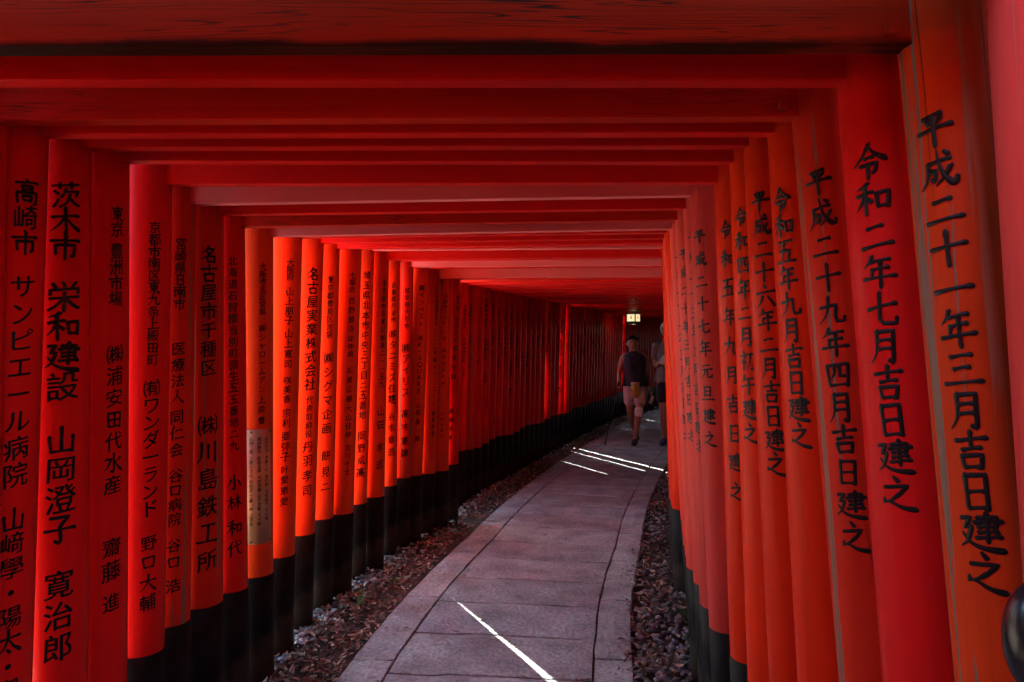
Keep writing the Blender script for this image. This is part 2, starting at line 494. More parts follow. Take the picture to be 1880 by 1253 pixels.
def glyph(ch):
    """(verts (x, y, h), faces) in em units, centred."""
    if ch in INK: return INK[ch]
    if ch not in GLYPH:
        INK[ch] = noto(ch)
        return INK[ch]
    vs, fs = [], []
    for n_, st in enumerate(GLYPH[ch].split(';')):
        q = st.split()
        L = stroke(q[0], *[float(x) for x in q[1:]])
        b = len(vs)
        m_ = len(L)
        for i, (x, y, ww) in enumerate(L):
            xa, ya, _ = L[max(i - 1, 0)]; xb, yb, _ = L[min(i + 1, m_ - 1)]
            l = math.hypot(xb - xa, yb - ya) or 1
            nx, ny = -(yb - ya) / l, (xb - xa) / l
            ww *= 1.0
            for sgn, hh in ((1, 0), (0, 1), (-1, 0)):
                vs.append(((x + nx * sgn * ww * .58 - 50) / 100, (y + ny * sgn * ww * .58 - 50) / 100, hh * ww * 0.0022 + n_ * 0.0006))
        for i in range(m_ - 1):
            for k in range(2):
                fs.append((b + i * 3 + k, b + (i + 1) * 3 + k, b + (i + 1) * 3 + k + 1, b + i * 3 + k + 1))
    INK[ch] = (vs, fs)
    return INK[ch]


def letter(verts, faces, ch, r, az, z, size, rise=0.0007):
    """Wrap one character round a pillar of radius r at azimuth az (towards the reader) and height z."""
    gv, gf = glyph(ch)
    b = len(verts)
    ro = rng.gauss(0, .028); sx_, sy_ = 1 + rng.gauss(0, .03), 1 + rng.gauss(0, .03)
    gv = [(x * sx_ - y * ro, y * sy_ + x * ro, h) for x, y, h in gv]
    for (x, y, h) in gv:
        a = az + x * size / r
        rr = r + rise + h * size * 0.5
        verts.append((rr * math.cos(a), rr * math.sin(a), z + y * size))
    faces.extend(tuple(b + i for i in f) for f in gf)


# ------------------------------------------------------------------ survey of the gates (photograph pixels)
# left pillars: inner silhouette x, y near the beam, then x, y lower down, and depth
LEFT = {4: (92, 255, 60, 1253, 2.03), 5: (171, 275, 163, 1253, 2.24), 6: (240, 302, 235, 1185, 2.44), 7: (318, 342, 303, 1165, 2.70),
        8: (362, 380, 350, 1120, 2.92), 9: (412, 395, 410, 1080, 3.13), 10: (451, 420, 455.5, 1066, 3.36), 11: (503, 437, 502, 1035, 3.62),
        12: (556, 440, 542, 1004, 3.91), 13: (595.5, 448, 578, 987, 4.12), 14: (625, 458, 612, 972, 4.33), 15: (665, 460, 649, 942, 4.62),
        16: (688, 462, 674, 911, 4.90), 17: (715, 478, 706, 897, 5.18), 18: (736, 480, 728.6, 891, 5.46), 19: (760, 491, 754, 877, 5.76),
        20: (789.5, 495, 775.7, 863, 6.10), 21: (811, 505, 800, 845, 6.38), 22: (830, 512, 824, 838, 6.66), 23: (846, 515, 842, 834, 6.92)}
RIGHT = {1: (1645, 100, 1752, 1253), 2: (1534, 170, 1620, 1253), 3: (1452, 225, 1540, 1253), 4: (1407, 250, 1464, 1253), 5: (1363, 272, 1412, 1253),
         6: (1337, 300, 1372, 1241), 7: (1310, 338, 1339, 1168), 8: (1262, 340, 1301, 1129), 9: (1253, 385, 1284, 1099), 10: (1238, 405, 1272, 1044),
         11: (1228, 421, 1259.5, 1026), 12: (1220, 438, 1256, 993), 13: (1217.5, 455, 1251, 950), 14: (1216, 460, 1249, 930), 15: (1215, 470, 1247, 919)}
RDEPTH = {0: 1.20, 1: 1.437, 2: 1.63, 3: 1.86, 4: 2.03, 5: 2.23, 6: 2.42, 7: 2.66, 8: 2.93, 9: 3.13, 10: 3.37, 11: 3.62, 12: 3.90, 13: 4.12, 14: 4.33, 15: 4.58}
# y of the beam's lower front edge at its left and right end, where it was read
BEAM = {1: (85, 97), 2: (150, 158), 3: (222, 220), 4: (255, 249), 5: (277, 271), 6: (301, 301), 7: (342, 337), 8: (378, 360), 9: (397, 384), 10: (419, 404.5),
        11: (436, 421), 12: (438, 428), 13: (448, 438), 14: (458, 447), 15: (458, 450), 16: (461, 456), 17: (478, 472), 18: (480, 474), 19: (491, 488), 20: (494, 491), 21: (512, 508), 22: (513, 510)}
LAST = 94  # last gates, unseen round the bend, are added to keep sky light out
PAD = 0.985                      # pillars stand this far from the beam corners
R_PIL = {k: 0.086 + 0.006 * math.sin(k * 2.3) for k in range(-20, LAST + 1)}
for k in range(12, 24): R_PIL[k] = 0.090
for k in range(24, LAST + 1): R_PIL[k] = 0.103 + 0.003 * math.sin(k * 2.3)
R_PIL.update({1: 0.094, 2: 0.088, 3: 0.082, 8: 0.082})
WORN_R = {1: M_OLD, 3: M_WORN, 8: M_PALE, 9: M_PALE, 10: M_PALE, 11: M_PALE, 13: M_PALE, 0: M_PALE}
WORN_GLOW_L = {**{k: M_GLOW_TINT for k in range(11, 23)}, 8: M_WORN, 9: M_WORN, 19: M_WORN, 26: M_WORN}
BEAM_M = {1: M_BEAM_OLD, 3: M_BEAM_WORN, 8: M_BEAM_SHEEN, 11: M_BEAM_SHEEN, 10: M_BEAM_WORN, 16: M_BEAM_SHEEN, 19: M_BEAM_SHEEN, 21: M_BEAM_SHEEN, 24: M_BEAM_WORN, 0: M_BEAM_OLD}
BASE_TOP = 0.53


def axis_point(px, py, Z, r, side):
    """Point on the axis of a pillar whose inner silhouette passes pixel (px, py); side -1 left, +1 right."""
    p = px_ray(px, py, Z)
    d = Vector((p.x, p.y)).normalized()
    n = Vector((d.y, -d.x)) * side           # away from the tunnel
    return Vector((p.x + n.x * r, p.y + n.y * r, p.z))


def extrapolate(a, b, z):
    t = (z - a.z) / (b.z - a.z)
    return a + (b - a) * t


# ------------------------------------------------------------------ inscriptions (column text, first and last character centre y, size px) and column x at its top and bottom
T_RIGHT = {
 1: (1722, 1815, [("平成二十一年三月吉日建之", 230, 1040, 74)]),
 2: (1600, 1652, [("令和二年七月吉日建之", 294, 900, 66)]),
 3: (1504, 1570, [("平成二十九年四月吉日建之", 330, 980, 54)]),
 4: (1437, 1472, [("令和五年九月吉日建之", 362, 797, 47)]),
 5: (1396, 1426, [("平成二十六年二月吉日建之", 367, 850, 42)]),
 6: (1362, 1380, [("令和四年二月初午建之", 395, 795, 37)]),
 7: (1334, 1354, [("令和五年九月吉日建之", 420, 902, 35)]),
 8: (1284, 1304, [("平成二十七年元旦建之", 432, 805, 29)]),
 9: (1272, 1286, [("平成二十三年二月吉日建之", 432, 820, 25)]),
 10: (1255, 1270, [("平成二十年三月吉日建之", 465, 800, 23)]),
 11: (1248, 1262, [("平成二十二年五月吉日建之", 470, 800, 22)]),
 12: (1240, 1252, [("令和三年五月吉日建之", 475, 790, 20)]),
}
T_LEFT = {
 4: (44, 8, [("高崎市", 352, 445, 46), ("サンピエール病院", 524, 870, 46), ("山﨑學・陽太・寛", 950, 1265, 44)]),
 5: (120, 106, [("茨木市", 360, 455, 52), ("栄和建設", 545, 708, 58), ("山岡澄子", 805, 968, 54), ("寛治郎", 1068, 1182, 52)]),
 6: (211, 201, [("東京", 392, 420, 28), ("豊洲市場", 460, 548, 30), ("㈱浦安田代水産", 650, 890, 36), ("齋藤", 1005, 1048, 38), ("進", 1106, 1106, 36)]),
 7: (283, 270, [("京都市南区東九条上殿田町", 418, 660, 23), ("㈲ワンダーランド", 712, 932, 33), ("野口", 995, 1030, 31), ("大輔", 1068, 1104, 31)]),
 8: (331, 317, [("宮崎県日南市", 448, 558, 23), ("医療法人", 640, 728, 26), ("同仁会", 765, 825, 27), ("谷口病院", 872, 952, 26), ("谷口", 1000, 1030, 26), ("浩", 1073, 1073, 28)]),
 9: (383, 380, [("名古屋市千種区", 468, 675, 32), ("㈱川島鉄工所", 780, 1028, 40)]),
 10: (426, 431, [("北海道石狩郡当別町園生五五番地二九", 480, 818, 19), ("小林", 885, 922, 28), ("和代", 968, 1006, 30)]),
 11: (482, 479, [("大阪市北区堂島", 490, 572, 14), ("㈱シャロームアン", 603, 714, 15), ("上原", 734, 752, 15), ("豊", 772, 772, 15)]),
 12: (533, 521, [("大阪府", 482, 508, 15), ("山上朋子", 535, 588, 17), ("山上寛司", 612, 668, 17), ("咲美香", 698, 732, 16), ("宗利", 758, 776, 17), ("亜弥子", 800, 838, 18), ("叶愛", 862, 880, 16), ("恵愛", 900, 920, 16)]),
 13: (575, 563, [("名古屋実業株式会社", 503, 705, 24), ("代表取締役", 734, 796, 15), ("丹羽", 820, 845, 22), ("孝司", 873, 900, 22)]),
 14: (607, 597, [("東京都豊島区池袋", 514, 614, 14), ("㈱シグマ企画", 657, 786, 21), ("餅", 836, 836, 20), ("見二", 866, 893, 20)]),
 15: (647, 637, [("七福会", 505, 531, 13), ("西野雅洋", 552, 604, 14), ("岸伸典", 622, 650, 13), ("石黒正樹", 680, 732, 13), ("大山佳伸", 750, 798, 13), ("古川千士", 822, 866, 13)]),
 16: (674, 662, [("埼玉県北本市中央三丁目二五番地", 505, 762, 17), ("岡野成高", 800, 868, 18)]),
 17: (705, 697, [("名古屋市名東区極楽二ー一五九", 519, 706, 13), ("山田", 755, 780, 18), ("孝志", 822, 853, 18)]),
 18: (723, 718, [("兵庫県丹波市", 524, 587, 11), ("㈱タニミズ住建", 613, 733, 17), ("谷水", 765, 785, 15), ("章浩", 808, 830, 16)]),
 19: (748, 743, [("岐阜県大垣市", 535, 600, 12), ("㈱アイリス", 640, 720, 18), ("高木", 760, 782, 16), ("憲謙", 808, 829, 16)]),
 20: (775, 766, [("㈱インベスト", 530, 596, 12), ("㈲K・SQUARE", 622, 718, 12), ("北田", 745, 757, 11), ("眞一郎", 774, 804, 11)]),
 21: (803, 795, [("さいたま市浦和区元町二ー二一ー一四", 524, 648, 8), ("㈱テクノニット", 662, 740, 10), ("越場修嘉", 758, 795, 9)]),
 22: (818, 811, [("京都市下京区一丁目", 545, 622, 8), ("株式会社中央", 644, 704, 8), ("代表取締役", 760, 800, 6)]),
 23: (841, 826, [("横浜市", 546, 566, 9), ("株式会社", 586, 624, 9), ("商業空間", 640, 692, 11), ("崎岡政敏", 755, 803, 10)]),
}
FAR_TEXT = ["東京都中央区日本橋本町 中島隆行", "鈴木勇夢・彩子・幸一・恵美子", "四日市市 諸岡製作所 茶谷恵子 高村", "和歌山市 宮崎見建材 岡野洋治", "兵庫県 高崎プラント㈱ 谷口實",
            "大阪市中央区 日本橋建設㈱ 山本", "名古屋市北区 石川商店 石川正夫", "横浜市中区 株式会社大和 中村", "京都市伏見区 北村製作所 北村", "福岡市博多区 中央産業㈱ 田中"]

ORD = "zeroth first second third fourth fifth sixth seventh eighth ninth tenth eleventh twelfth thirteenth fourteenth fifteenth sixteenth seventeenth eighteenth nineteenth twentieth".split()
LABELS = {
 0: "very near torii gate cut by the right edge, pinkish post beside the brown-stained one",
 1: "weathered torii gate nearest the camera, cracked beam with black lower edge, brown-stained right post",
 2: "glossy dark red torii gate with bold fresh characters, just behind the brown-stained post",
 3: "torii gate with grain-cracked beam and a right post split by a long vertical crack",
 4: "torii gate whose left post at the left edge has a half-cut character column",
 5: "torii gate whose left post has the boldest black characters and a bright left edge",
 6: "dark torii gate with small widely spaced character groups on its left post",
 7: "torii gate whose left post stands on the leftmost visible black base",
 8: "torii gate with pale pinkish beam and chalky pink right post",
 9: "torii gate with large thin characters on a left post orange at its foot",
 10: "torii gate whose left post stands directly before the post with the metal plaque",
 11: "torii gate whose glowing left post carries a curved metal plaque",
 12: "torii gate with a long column of small names, directly after the plaque post",
 13: "torii gate with bold characters on a left post, second after the plaque post",
 14: "dull red torii gate with a narrow left post, third after the plaque post",
 15: "torii gate whose left post glows along one side with several short name groups",
 16: "dull torii gate with one unbroken dark column, between two glowing left posts",
 17: "torii gate whose glowing left post ends in four large characters at its foot",
 18: "torii gate with narrow left post of bold katakana before the peeling yellowish post",
 19: "torii gate with pale beam and a yellowish, peeling left post",
 20: "torii gate whose sunlit left post includes a column of Latin capitals",
 21: "torii gate after the Latin capitals, two small columns on its wide glowing left post",
 22: "torii gate with a faint small column, just behind the widest glowing left post",
 23: "plain red torii gate with four larger characters midway, just beyond the glowing posts",
}
FARGROUP = "identical-looking narrow torii gates packed in the dark far stretch"


def inscription(parent, base, up, r, side, spec, Z):
    """Build the column of characters on one pillar; spec = (x at top, x at bottom, groups)."""
    x0, x1, groups = spec
    ys = [g[1] for g in groups] + [g[2] for g in groups]
    ya, yb = min(ys), max(ys)
    verts, faces = [], []
    for txt, y0, y1, size in groups:
        n = len(txt)
        for i, ch in enumerate(txt):
            if ch == ' ': continue
            y = y0 + (y1 - y0) * i / max(1, n - 1)
            x = x0 + (x1 - x0) * (y - ya) / max(1, yb - ya)
            z = EYE - (y - 628) * (Z - r) / F
            if z < 0.1 or z > 2.25: continue
            ax = base + up * ((z - base.z) / up.z)
            pa, _ = px_of(Vector((ax.x, ax.y, z)))
            sb = max(-0.9, min(0.9, (x - pa) * math.hypot(ax.x, ax.y) / F * math.cos(math.atan2(ax.x, ax.y)) / r))
            az = math.atan2(-ax.y, -ax.x) + math.asin(sb)
            letter(verts, faces, ch, r, az, (z - base.z) / up.z, size * (Z - r) / F)
    if not verts: return None
    o = new_mesh("lettering", verts, faces, M_INK, parent)
    return o


def far_inscription(parent, r, az, text, h0=2.02, size=0.034):
    verts, faces = [], []
    z = h0
    for ch in text:
        if ch == ' ':
            z -= size * rng.uniform(1.6, 3.0); continue
        if z < 0.62: break
        letter(verts, faces, ch, r, az, z, size)
        z -= size * 1.12
    return new_mesh("lettering", verts, faces, M_INK, parent)


def pillar_prof(h, r):
    return [(r, 0.0), (r * 0.997, h * .3), (r * 0.985, h * .65), (r * 0.965, h)]


def build_gate(k, s, yaw, left_axis, right_axis, bz, gate_h):
    """left_axis / right_axis: (base point on the ground, unit direction up the pillar)."""
    mid = (left_axis[0] + right_axis[0]) / 2
    root = empty("torii_gate", (mid.x, mid.y, 0.0), -yaw)
    inv = root.matrix_basis.inverted()
    pills = []
    for side, (b, up), m in ((-1, left_axis, WORN_GLOW_L.get(k, M_FRESH)), (1, right_axis, WORN_R.get(k, M_FRESH_RIGHT if k != 2 else M_FRESH))):
        r = R_PIL[k]
        vs, fs = [], []
        lathe(vs, fs, pillar_prof(gate_h, r), 32)
        p = new_mesh("pillar", vs, fs, m, root, True)
        q = Vector((0, 0, 1)).rotation_difference(up)
        p.matrix_basis = inv @ (Matrix.Translation(b) @ q.to_matrix().to_4x4())
        p.rotation_mode = 'QUATERNION'
        vs, fs = [], []
        bt = BASE_TOP + 0.018 * math.sin(k * 5.1 + side)
        rb = r + 0.003
        lathe(vs, fs, [(rb + .002, 0.0), (rb, 0.3), (rb, bt - .003), (rb - .0025, bt)], 32)
        new_mesh("pillar_base", vs, fs, M_BLACK, p, True)
        pills.append((p, b, up, r, side))
    # tie beam between the pillar axes
    (pl, bl, ul, r, _), (pr, br, ur, _, _) = pills
    zl, zr = bz
    A = bl + ul * (zl / ul.z); B = br + ur * (zr / ur.z)
    hgt = 0.15 + 0.012 * math.sin(k * 1.7)
    thk = 0.052
    span = B - A
    mb = Matrix.Translation((A + B) / 2) @ span.to_track_quat('X', 'Z').to_matrix().to_4x4()
    bm = bmesh.new()
    box_bm(bm, 0, 0, hgt / 2, span.length, thk, hgt, 0.004)
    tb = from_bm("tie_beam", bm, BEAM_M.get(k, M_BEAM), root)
    tb.matrix_basis = inv @ mb
    # lintel: upper beam with a cap board
    A2 = bl + ul * (gate_h - .02); B2 = br + ur * (gate_h - .02)
    span2 = B2 - A2
    ml = Matrix.Translation((A2 + B2) / 2) @ span2.to_track_quat('X', 'Z').to_matrix().to_4x4()
    L2 = span2.length + 0.56
    bm = bmesh.new()
    box_bm(bm, 0, 0, 0.065, L2 - .06, 0.15, 0.13, 0.006)
    lt = from_bm("lintel", bm, M_BEAM, root)
    lt.matrix_basis = inv @ ml
    vs, fs = [], []
    n = 12
    ce = max(.115, (S.get(k + 1, s + .23) - s) - .113)      # the cap board reaches the next one
    for i in range(n + 1):
        t = i / n * 2 - 1
        x = t * L2 / 2
        zz = 0.132 + 0.045 * abs(t) ** 2.6
        for (yy, z_) in ((-.105, 0), (ce - .01, 0), (ce, .085), (0, .12), (-.115, .085)):
            vs.append((x, yy, zz + z_))
    for i in range(n):
        for j in range(5):
            j2 = (j + 1) % 5
            fs.append((i * 5 + j, i * 5 + j2, (i + 1) * 5 + j2, (i + 1) * 5 + j))
    fs.append((0, 1, 2, 3, 4)); fs.append(tuple(n * 5 + j for j in (4, 3, 2, 1, 0)))
    new_mesh("cap_beam", vs, fs, M_BLACK, lt)
    # short vertical strut under the lintel
    zt = (A2.z - max(zl, zr) - hgt)
    if zt > 0.05:
        bm = bmesh.new()
        box_bm(bm, 0, 0, hgt + zt / 2, 0.10, 0.05, zt + .01, 0.003)
        from_bm("strut", bm, M_BEAM, tb)
    # inscriptions
    if k in T_LEFT: inscription(pl, bl, ul, r, -1, T_LEFT[k], LEFT[k][4])
    elif k > 23 or (1 <= k < 4):
        ax = pl.parent
        view = math.atan2(-(bl.y), -(bl.x))
        far_inscription(pl, r, view + rad(20 + rng.random() * 14) if k > 23 else rad(-75), FAR_TEXT[k % len(FAR_TEXT)], rng.uniform(1.86, 2.04), rng.choice((.03, .036, .045)))
    if k in T_RIGHT: inscription(pr, br, ur, r, 1, T_RIGHT[k], RDEPTH[k])
    # wedge peg showing at the right end of the nearest beam
    if k in (1, 3):
        bm = bmesh.new()
        box_bm(bm, span.length / 2 - r - .035, -thk / 2 - .008, 0.022, .022, .022, .02, 0.004)
        from_bm("peg", bm, M_BEAM_OLD, tb)
    if k == 11:
        plaque(root, inv, pl, bl, ul, r)
    if 0 <= k <= 23:
        tag(root, LABELS[k], "torii gate", "torii gates lining the path")
    elif k < 0:  # unseen gates, added to keep sky light from flooding in behind
        tag(root, "unseen vermilion torii gate added behind the camera to block light", "torii gate", "unseen torii gates added behind the camera")
    else:
        tag(root, "narrow vermilion torii gate tightly packed in the far stretch beyond the glowing posts", "torii gate", FARGROUP)
    return root


M_PLAQUE = simple("plaque_metal", (0.42, 0.26, 0.14), 0.45, metal=0.6, var=0.12, scale=60)


def plaque(root, inv, pl, bl, ul, r):
    """Curved metal sheet screwed round the pillar, with columns of small writing."""
    Z = LEFT[11][4] - r
    zt, zb = EYE - (788 - 628) * Z / F, EYE - (998 - 628) * Z / F
    view = math.atan2(-bl.y, -bl.x)
    a0, a1 = view - 1.25, view + 0.95
    vs, fs = [], []
    n = 20
    for i in range(n + 1):
        a = a0 + (a1 - a0) * i / n
        for rr in (r + 0.0015, r + 0.0035):
            for z in (zb, zt):
                vs.append((rr * math.cos(a), rr * math.sin(a), z))
    for i in range(n):
        b = i * 4
        fs += [(b + 2, b + 6, b + 7, b + 3), (b, b + 1, b + 5, b + 4), (b + 1, b + 3, b + 7, b + 5), (b, b + 4, b + 6, b + 2)]
    fs += [(0, 2, 3, 1), (n * 4, n * 4 + 1, n * 4 + 3, n * 4 + 2)]
    p = new_mesh("plaque", vs, fs, M_PLAQUE, root, True)
    p.matrix_basis = pl.matrix_basis.copy()
    p["label"] = "curved metal plaque with columns of small dark writing"
    rows = ["前橋恵子 内藤正孝 高橋守子 鈴木清 前田利夫 飯塚実", "小林恵三 佐々木康子 高橋知子 田中敏夫 平野康", "石田三郎 上野ときよ 中村正 工藤一明 三沢良", "岡村純子 松田五郎 木村秀樹 山下次郎 大川順", "谷川好子 伊藤千代 渡辺和 小松美子 川口明"]
    vs, fs = [], []
    for c, t in enumerate(rows):
        a = a0 + (a1 - a0) * (0.14 + 0.18 * c)
        z = zt - 0.045
        for ch in t:
            if ch == ' ': z -= 0.012; continue
            if z < zb + .04: break
            letter(vs, fs, ch, r + 0.0035, a, z, 0.0185, 0.0004)
            z -= 0.0190
    new_mesh("lettering", vs, fs, M_INK, p)
    vs, fs = [], []
    for a in (a0 + .06, (a0 + a1) / 2, a1 - .06):
        for z in (zb + .012, zt - .012):
            tube(vs, fs, [((r + .003) * math.cos(a), (r + .003) * math.sin(a), z), ((r + .006) * math.cos(a), (r + .006) * math.sin(a), z)], .004, 8)
    new_mesh("screw", vs, fs, M_INK, p)


# Low sun only slips through where two neighbouring left posts leave a slit between them.
CS, SN = math.cos(SUN_AZ), -math.sin(SUN_AZ)


def across(p):
    """Coordinate across the direction of the sunlight."""
    return p.x * CS + p.y * SN


TIP = {19: .115, 20: .115, 21: .08, 22: .04}            # a few posts lean back along the row


def left_axis_at(k, Z, z):
    x0, y0, x1, y1, _ = LEFT[k]
    a = axis_point(x0, y0, Z, R_PIL[k], -1); b = axis_point(x1, y1, Z - TIP.get(k, 0), R_PIL[k], -1)
    return extrapolate(a, b, z)


SLIT = {(18, 19): 0.014}
for k in range(12, 23):
    c0 = [across(left_axis_at(k, LEFT[k][4], z)) for z in (.1, 1.2, 2.1)]
    want = SLIT.get((k, k + 1), -0.012) + R_PIL[k] + R_PIL[k + 1]
    best = None
    for i in range(400):
        Z = LEFT[k + 1][4] - .45 + i * .0025
        g = [across(left_axis_at(k + 1, Z, z)) - c for z, c in zip((.1, 1.2, 2.1), c0)]
        v = g[2] if (k, k + 1) in SLIT else max(g)
        if best is None or abs(v - want) < best[0]: best = (abs(v - want), Z)
    LEFT[k + 1] = LEFT[k + 1][:4] + (best[1],)

# gate positions along the course
def s_of_left(Z):
    best = None
    for (s, x, y, h) in CURVE:
        d = y + math.sin(h) * W_IN / 2 - Z
        if best is None or abs(d) < best[0]: best = (abs(d), s)
    return best[1]


S = {}
for k in range(1, 24):
    S[k] = s_of_left(LEFT[k][4] if k in LEFT else RDEPTH[k])
S.update({k: 1.2 + k * .235 for k in range(-18, 1)})
BREAK = -4                       # gap made in the unseen rear gates to let sky light in
s_ = S[23]
SUNLINES = [(4.63, .006), (5.2, .010), (5.36, .006), (6.25, .003), (7.35, .009), (8.62, .012)]


def generic_axis_c(s, k):
    p, h = path_at(s)
    return across(p + Vector((math.cos(h), -math.sin(h), 0)) * -(W_IN / 2 + R_PIL[k] + .03))


c_ = across(left_axis_at(23, LEFT[23][4], 1.2))
todo = list(SUNLINES)
for k in range(24, LAST + 1):
    step = .157 + rng.uniform(-.006, .006)
    if todo and c_ + step / 2 + .02 > todo[0][0]:
        step = R_PIL[k - 1] + R_PIL[k] + todo[0][1]
        todo.pop(0)
    t = s_
    while t < s_ + .5 and generic_axis_c(t, k) < c_ + step: t += .002
    s_ = t
    c_ = c_ + step
    S[k] = s_


def generic_axis(s, side, r, lean_deg, gate_yaw):
    p, h = path_at(s)
    lat = Vector((math.cos(gate_yaw), -math.sin(gate_yaw), 0)) * side
    top = p + lat * (W_IN / 2 + r)
    lean = math.tan(rad(lean_deg))
    base = top + lat * lean * 2.15
    up = (Vector((top.x, top.y, 2.15)) - base).normalized()
    return base, up


for k in list(range(-18, BREAK)) + list(range(0, LAST + 1)):
    s = S[k]
    _, h = path_at(s)
    yaw = h * min(1.0, max(0.0, (k - 6) / 12))
    r = R_PIL[k]
    gate_h = 2.52 + 0.05 * math.sin(k * 3.7) + (0.05 if k > 20 else 0)
    ll, lr = 1.6 + rng.uniform(-.5, .5), 1.8 + rng.uniform(-.5, .5)
    if k > 23: ll = 1.4
    if k in LEFT:
        x0, y0, x1, y1, Z = LEFT[k]
        a = axis_point(x0, y0, Z, r, -1); b = axis_point(x1, y1, Z - TIP.get(k, 0), r, -1)
        base = extrapolate(a, b, 0.0)
        la = (base, (a - b).normalized())
    else:
        la = generic_axis(s, -1, r, ll, yaw)
    if k in RIGHT:
        x0, y0, x1, y1 = RIGHT[k]
        Z = RDEPTH[k]
        a = axis_point(x0, y0, Z, r, 1); b = axis_point(x1, y1, Z, r, 1)
        base = extrapolate(a, b, 0.0)
        ra = (base, (a - b).normalized())
    elif k == 0:
        a = axis_point(1806, 0, 1.2, r, 1); b = axis_point(1866, 900, 1.2, r, 1)
        ra = (extrapolate(a, b, 0.0), (a - b).normalized())
    else:
        ra = generic_axis(s, 1, r, lr, yaw)
    if k in BEAM:
        yl, yr = BEAM[k]
        Zl = LEFT[k][4] if k in LEFT else RDEPTH[k]
        Zr = RDEPTH[k] if k in RDEPTH else (path_at(s)[0].y - math.sin(yaw) * W_IN / 2)
        bz = (EYE + (628 - yl) * (Zl - .026) / F, EYE + (628 - yr) * (Zr - .026) / F)
    else:
        e = 0.012 * math.sin(k * 2.9)
        bz = (2.155 + e, 2.155 + e)
    build_gate(k, s, yaw, la, ra, bz, gate_h)

# ------------------------------------------------------------------ ground, path
M_SOIL = simple("forest_soil", (0.045, 0.028, 0.020), 0.95, var=0.5, scale=9, bump=0.8)
vs, fs = [], []
NX, NY = 170, 190


def gco(i, n, a, b, c):
    t = i / n * 2 - 1
    return c + (a if t < 0 else b) * math.copysign(abs(t) ** 3.4, t)


CPTS = [(x, y, h) for (s, x, y, h) in CURVE[::12]]


def bank(x, y):  # unseen slope, steepened to keep sky light out of the right gaps
    """Height of the unseen bank added to block sky light right of the tunnel and behind its near end."""
    if abs(x) > 60 or not -50 < y < 60: 
        return 9.0 if (x > 0 or y < -50) and x > -12 else 0.0
    q = min(CPTS, key=lambda p: (p[0] - x) ** 2 + (p[1] - y) ** 2)
    d = (x - q[0]) * math.cos(q[2]) - (y - q[1]) * math.sin(q[2])
    hr = max(0.0, min(9.0, (d - 1.45) * 2.4)) if y > -2.0 else 0.0
    e = (-1.0 * y - 2.2) + min(0.0, (x + 1.2)) * 2.2      # rises behind, fading out to the left
    hb = max(0.0, min(9.0, e * 1.3))
    hh = max(hr, hb)
    if hh > .2: hh += .35 * noise.noise(Vector((x * .6, y * .6, 5)))
    return hh


for j in range(NY + 1):
    y = gco(j, NY, 400, 1500, 5)
    for i in range(NX + 1):
        x = gco(i, NX, 900, 900, 0)
        z = bank(x, y)
        if abs(x) < 30 and -10 < y < 40: z += 0.012 * noise.noise(Vector((x * 1.3, y * 1.3, 0)))
        vs.append((x, y, z - 0.012))
for j in range(NY):
    for i in range(NX):
        a = j * (NX + 1) + i
        fs.append((a, a + 1, a + NX + 2, a + NX + 1))
tag(new_mesh("ground", vs, fs, M_SOIL, None, True), "dark bare forest soil under the gates", "ground", None, "structure")


M_BOUNCE = simple("pale_bounce_gravel", (0.80, 0.73, 0.62), 0.9, var=0.2, scale=40, bump=0.4)  # unseen pale ground, added to bounce sunlight onto the left posts
vs, fs = [], []
for i in range(0, 38):
    s = 1.4 + i * 0.2
    for d in (-9.0, -5.5, -3.0, -1.32):
        q = offset_pt(s, d); vs.append((q.x, q.y, .012))
for i in range(37):
    for j in range(3):
        fs.append((i * 4 + j, i * 4 + j + 1, i * 4 + j + 5, i * 4 + j + 4))
tag(new_mesh("bounce_gravel", vs, fs, M_BOUNCE), "unseen pale gravel added outside the left gates to bounce sunlight in", "ground", None, "structure")


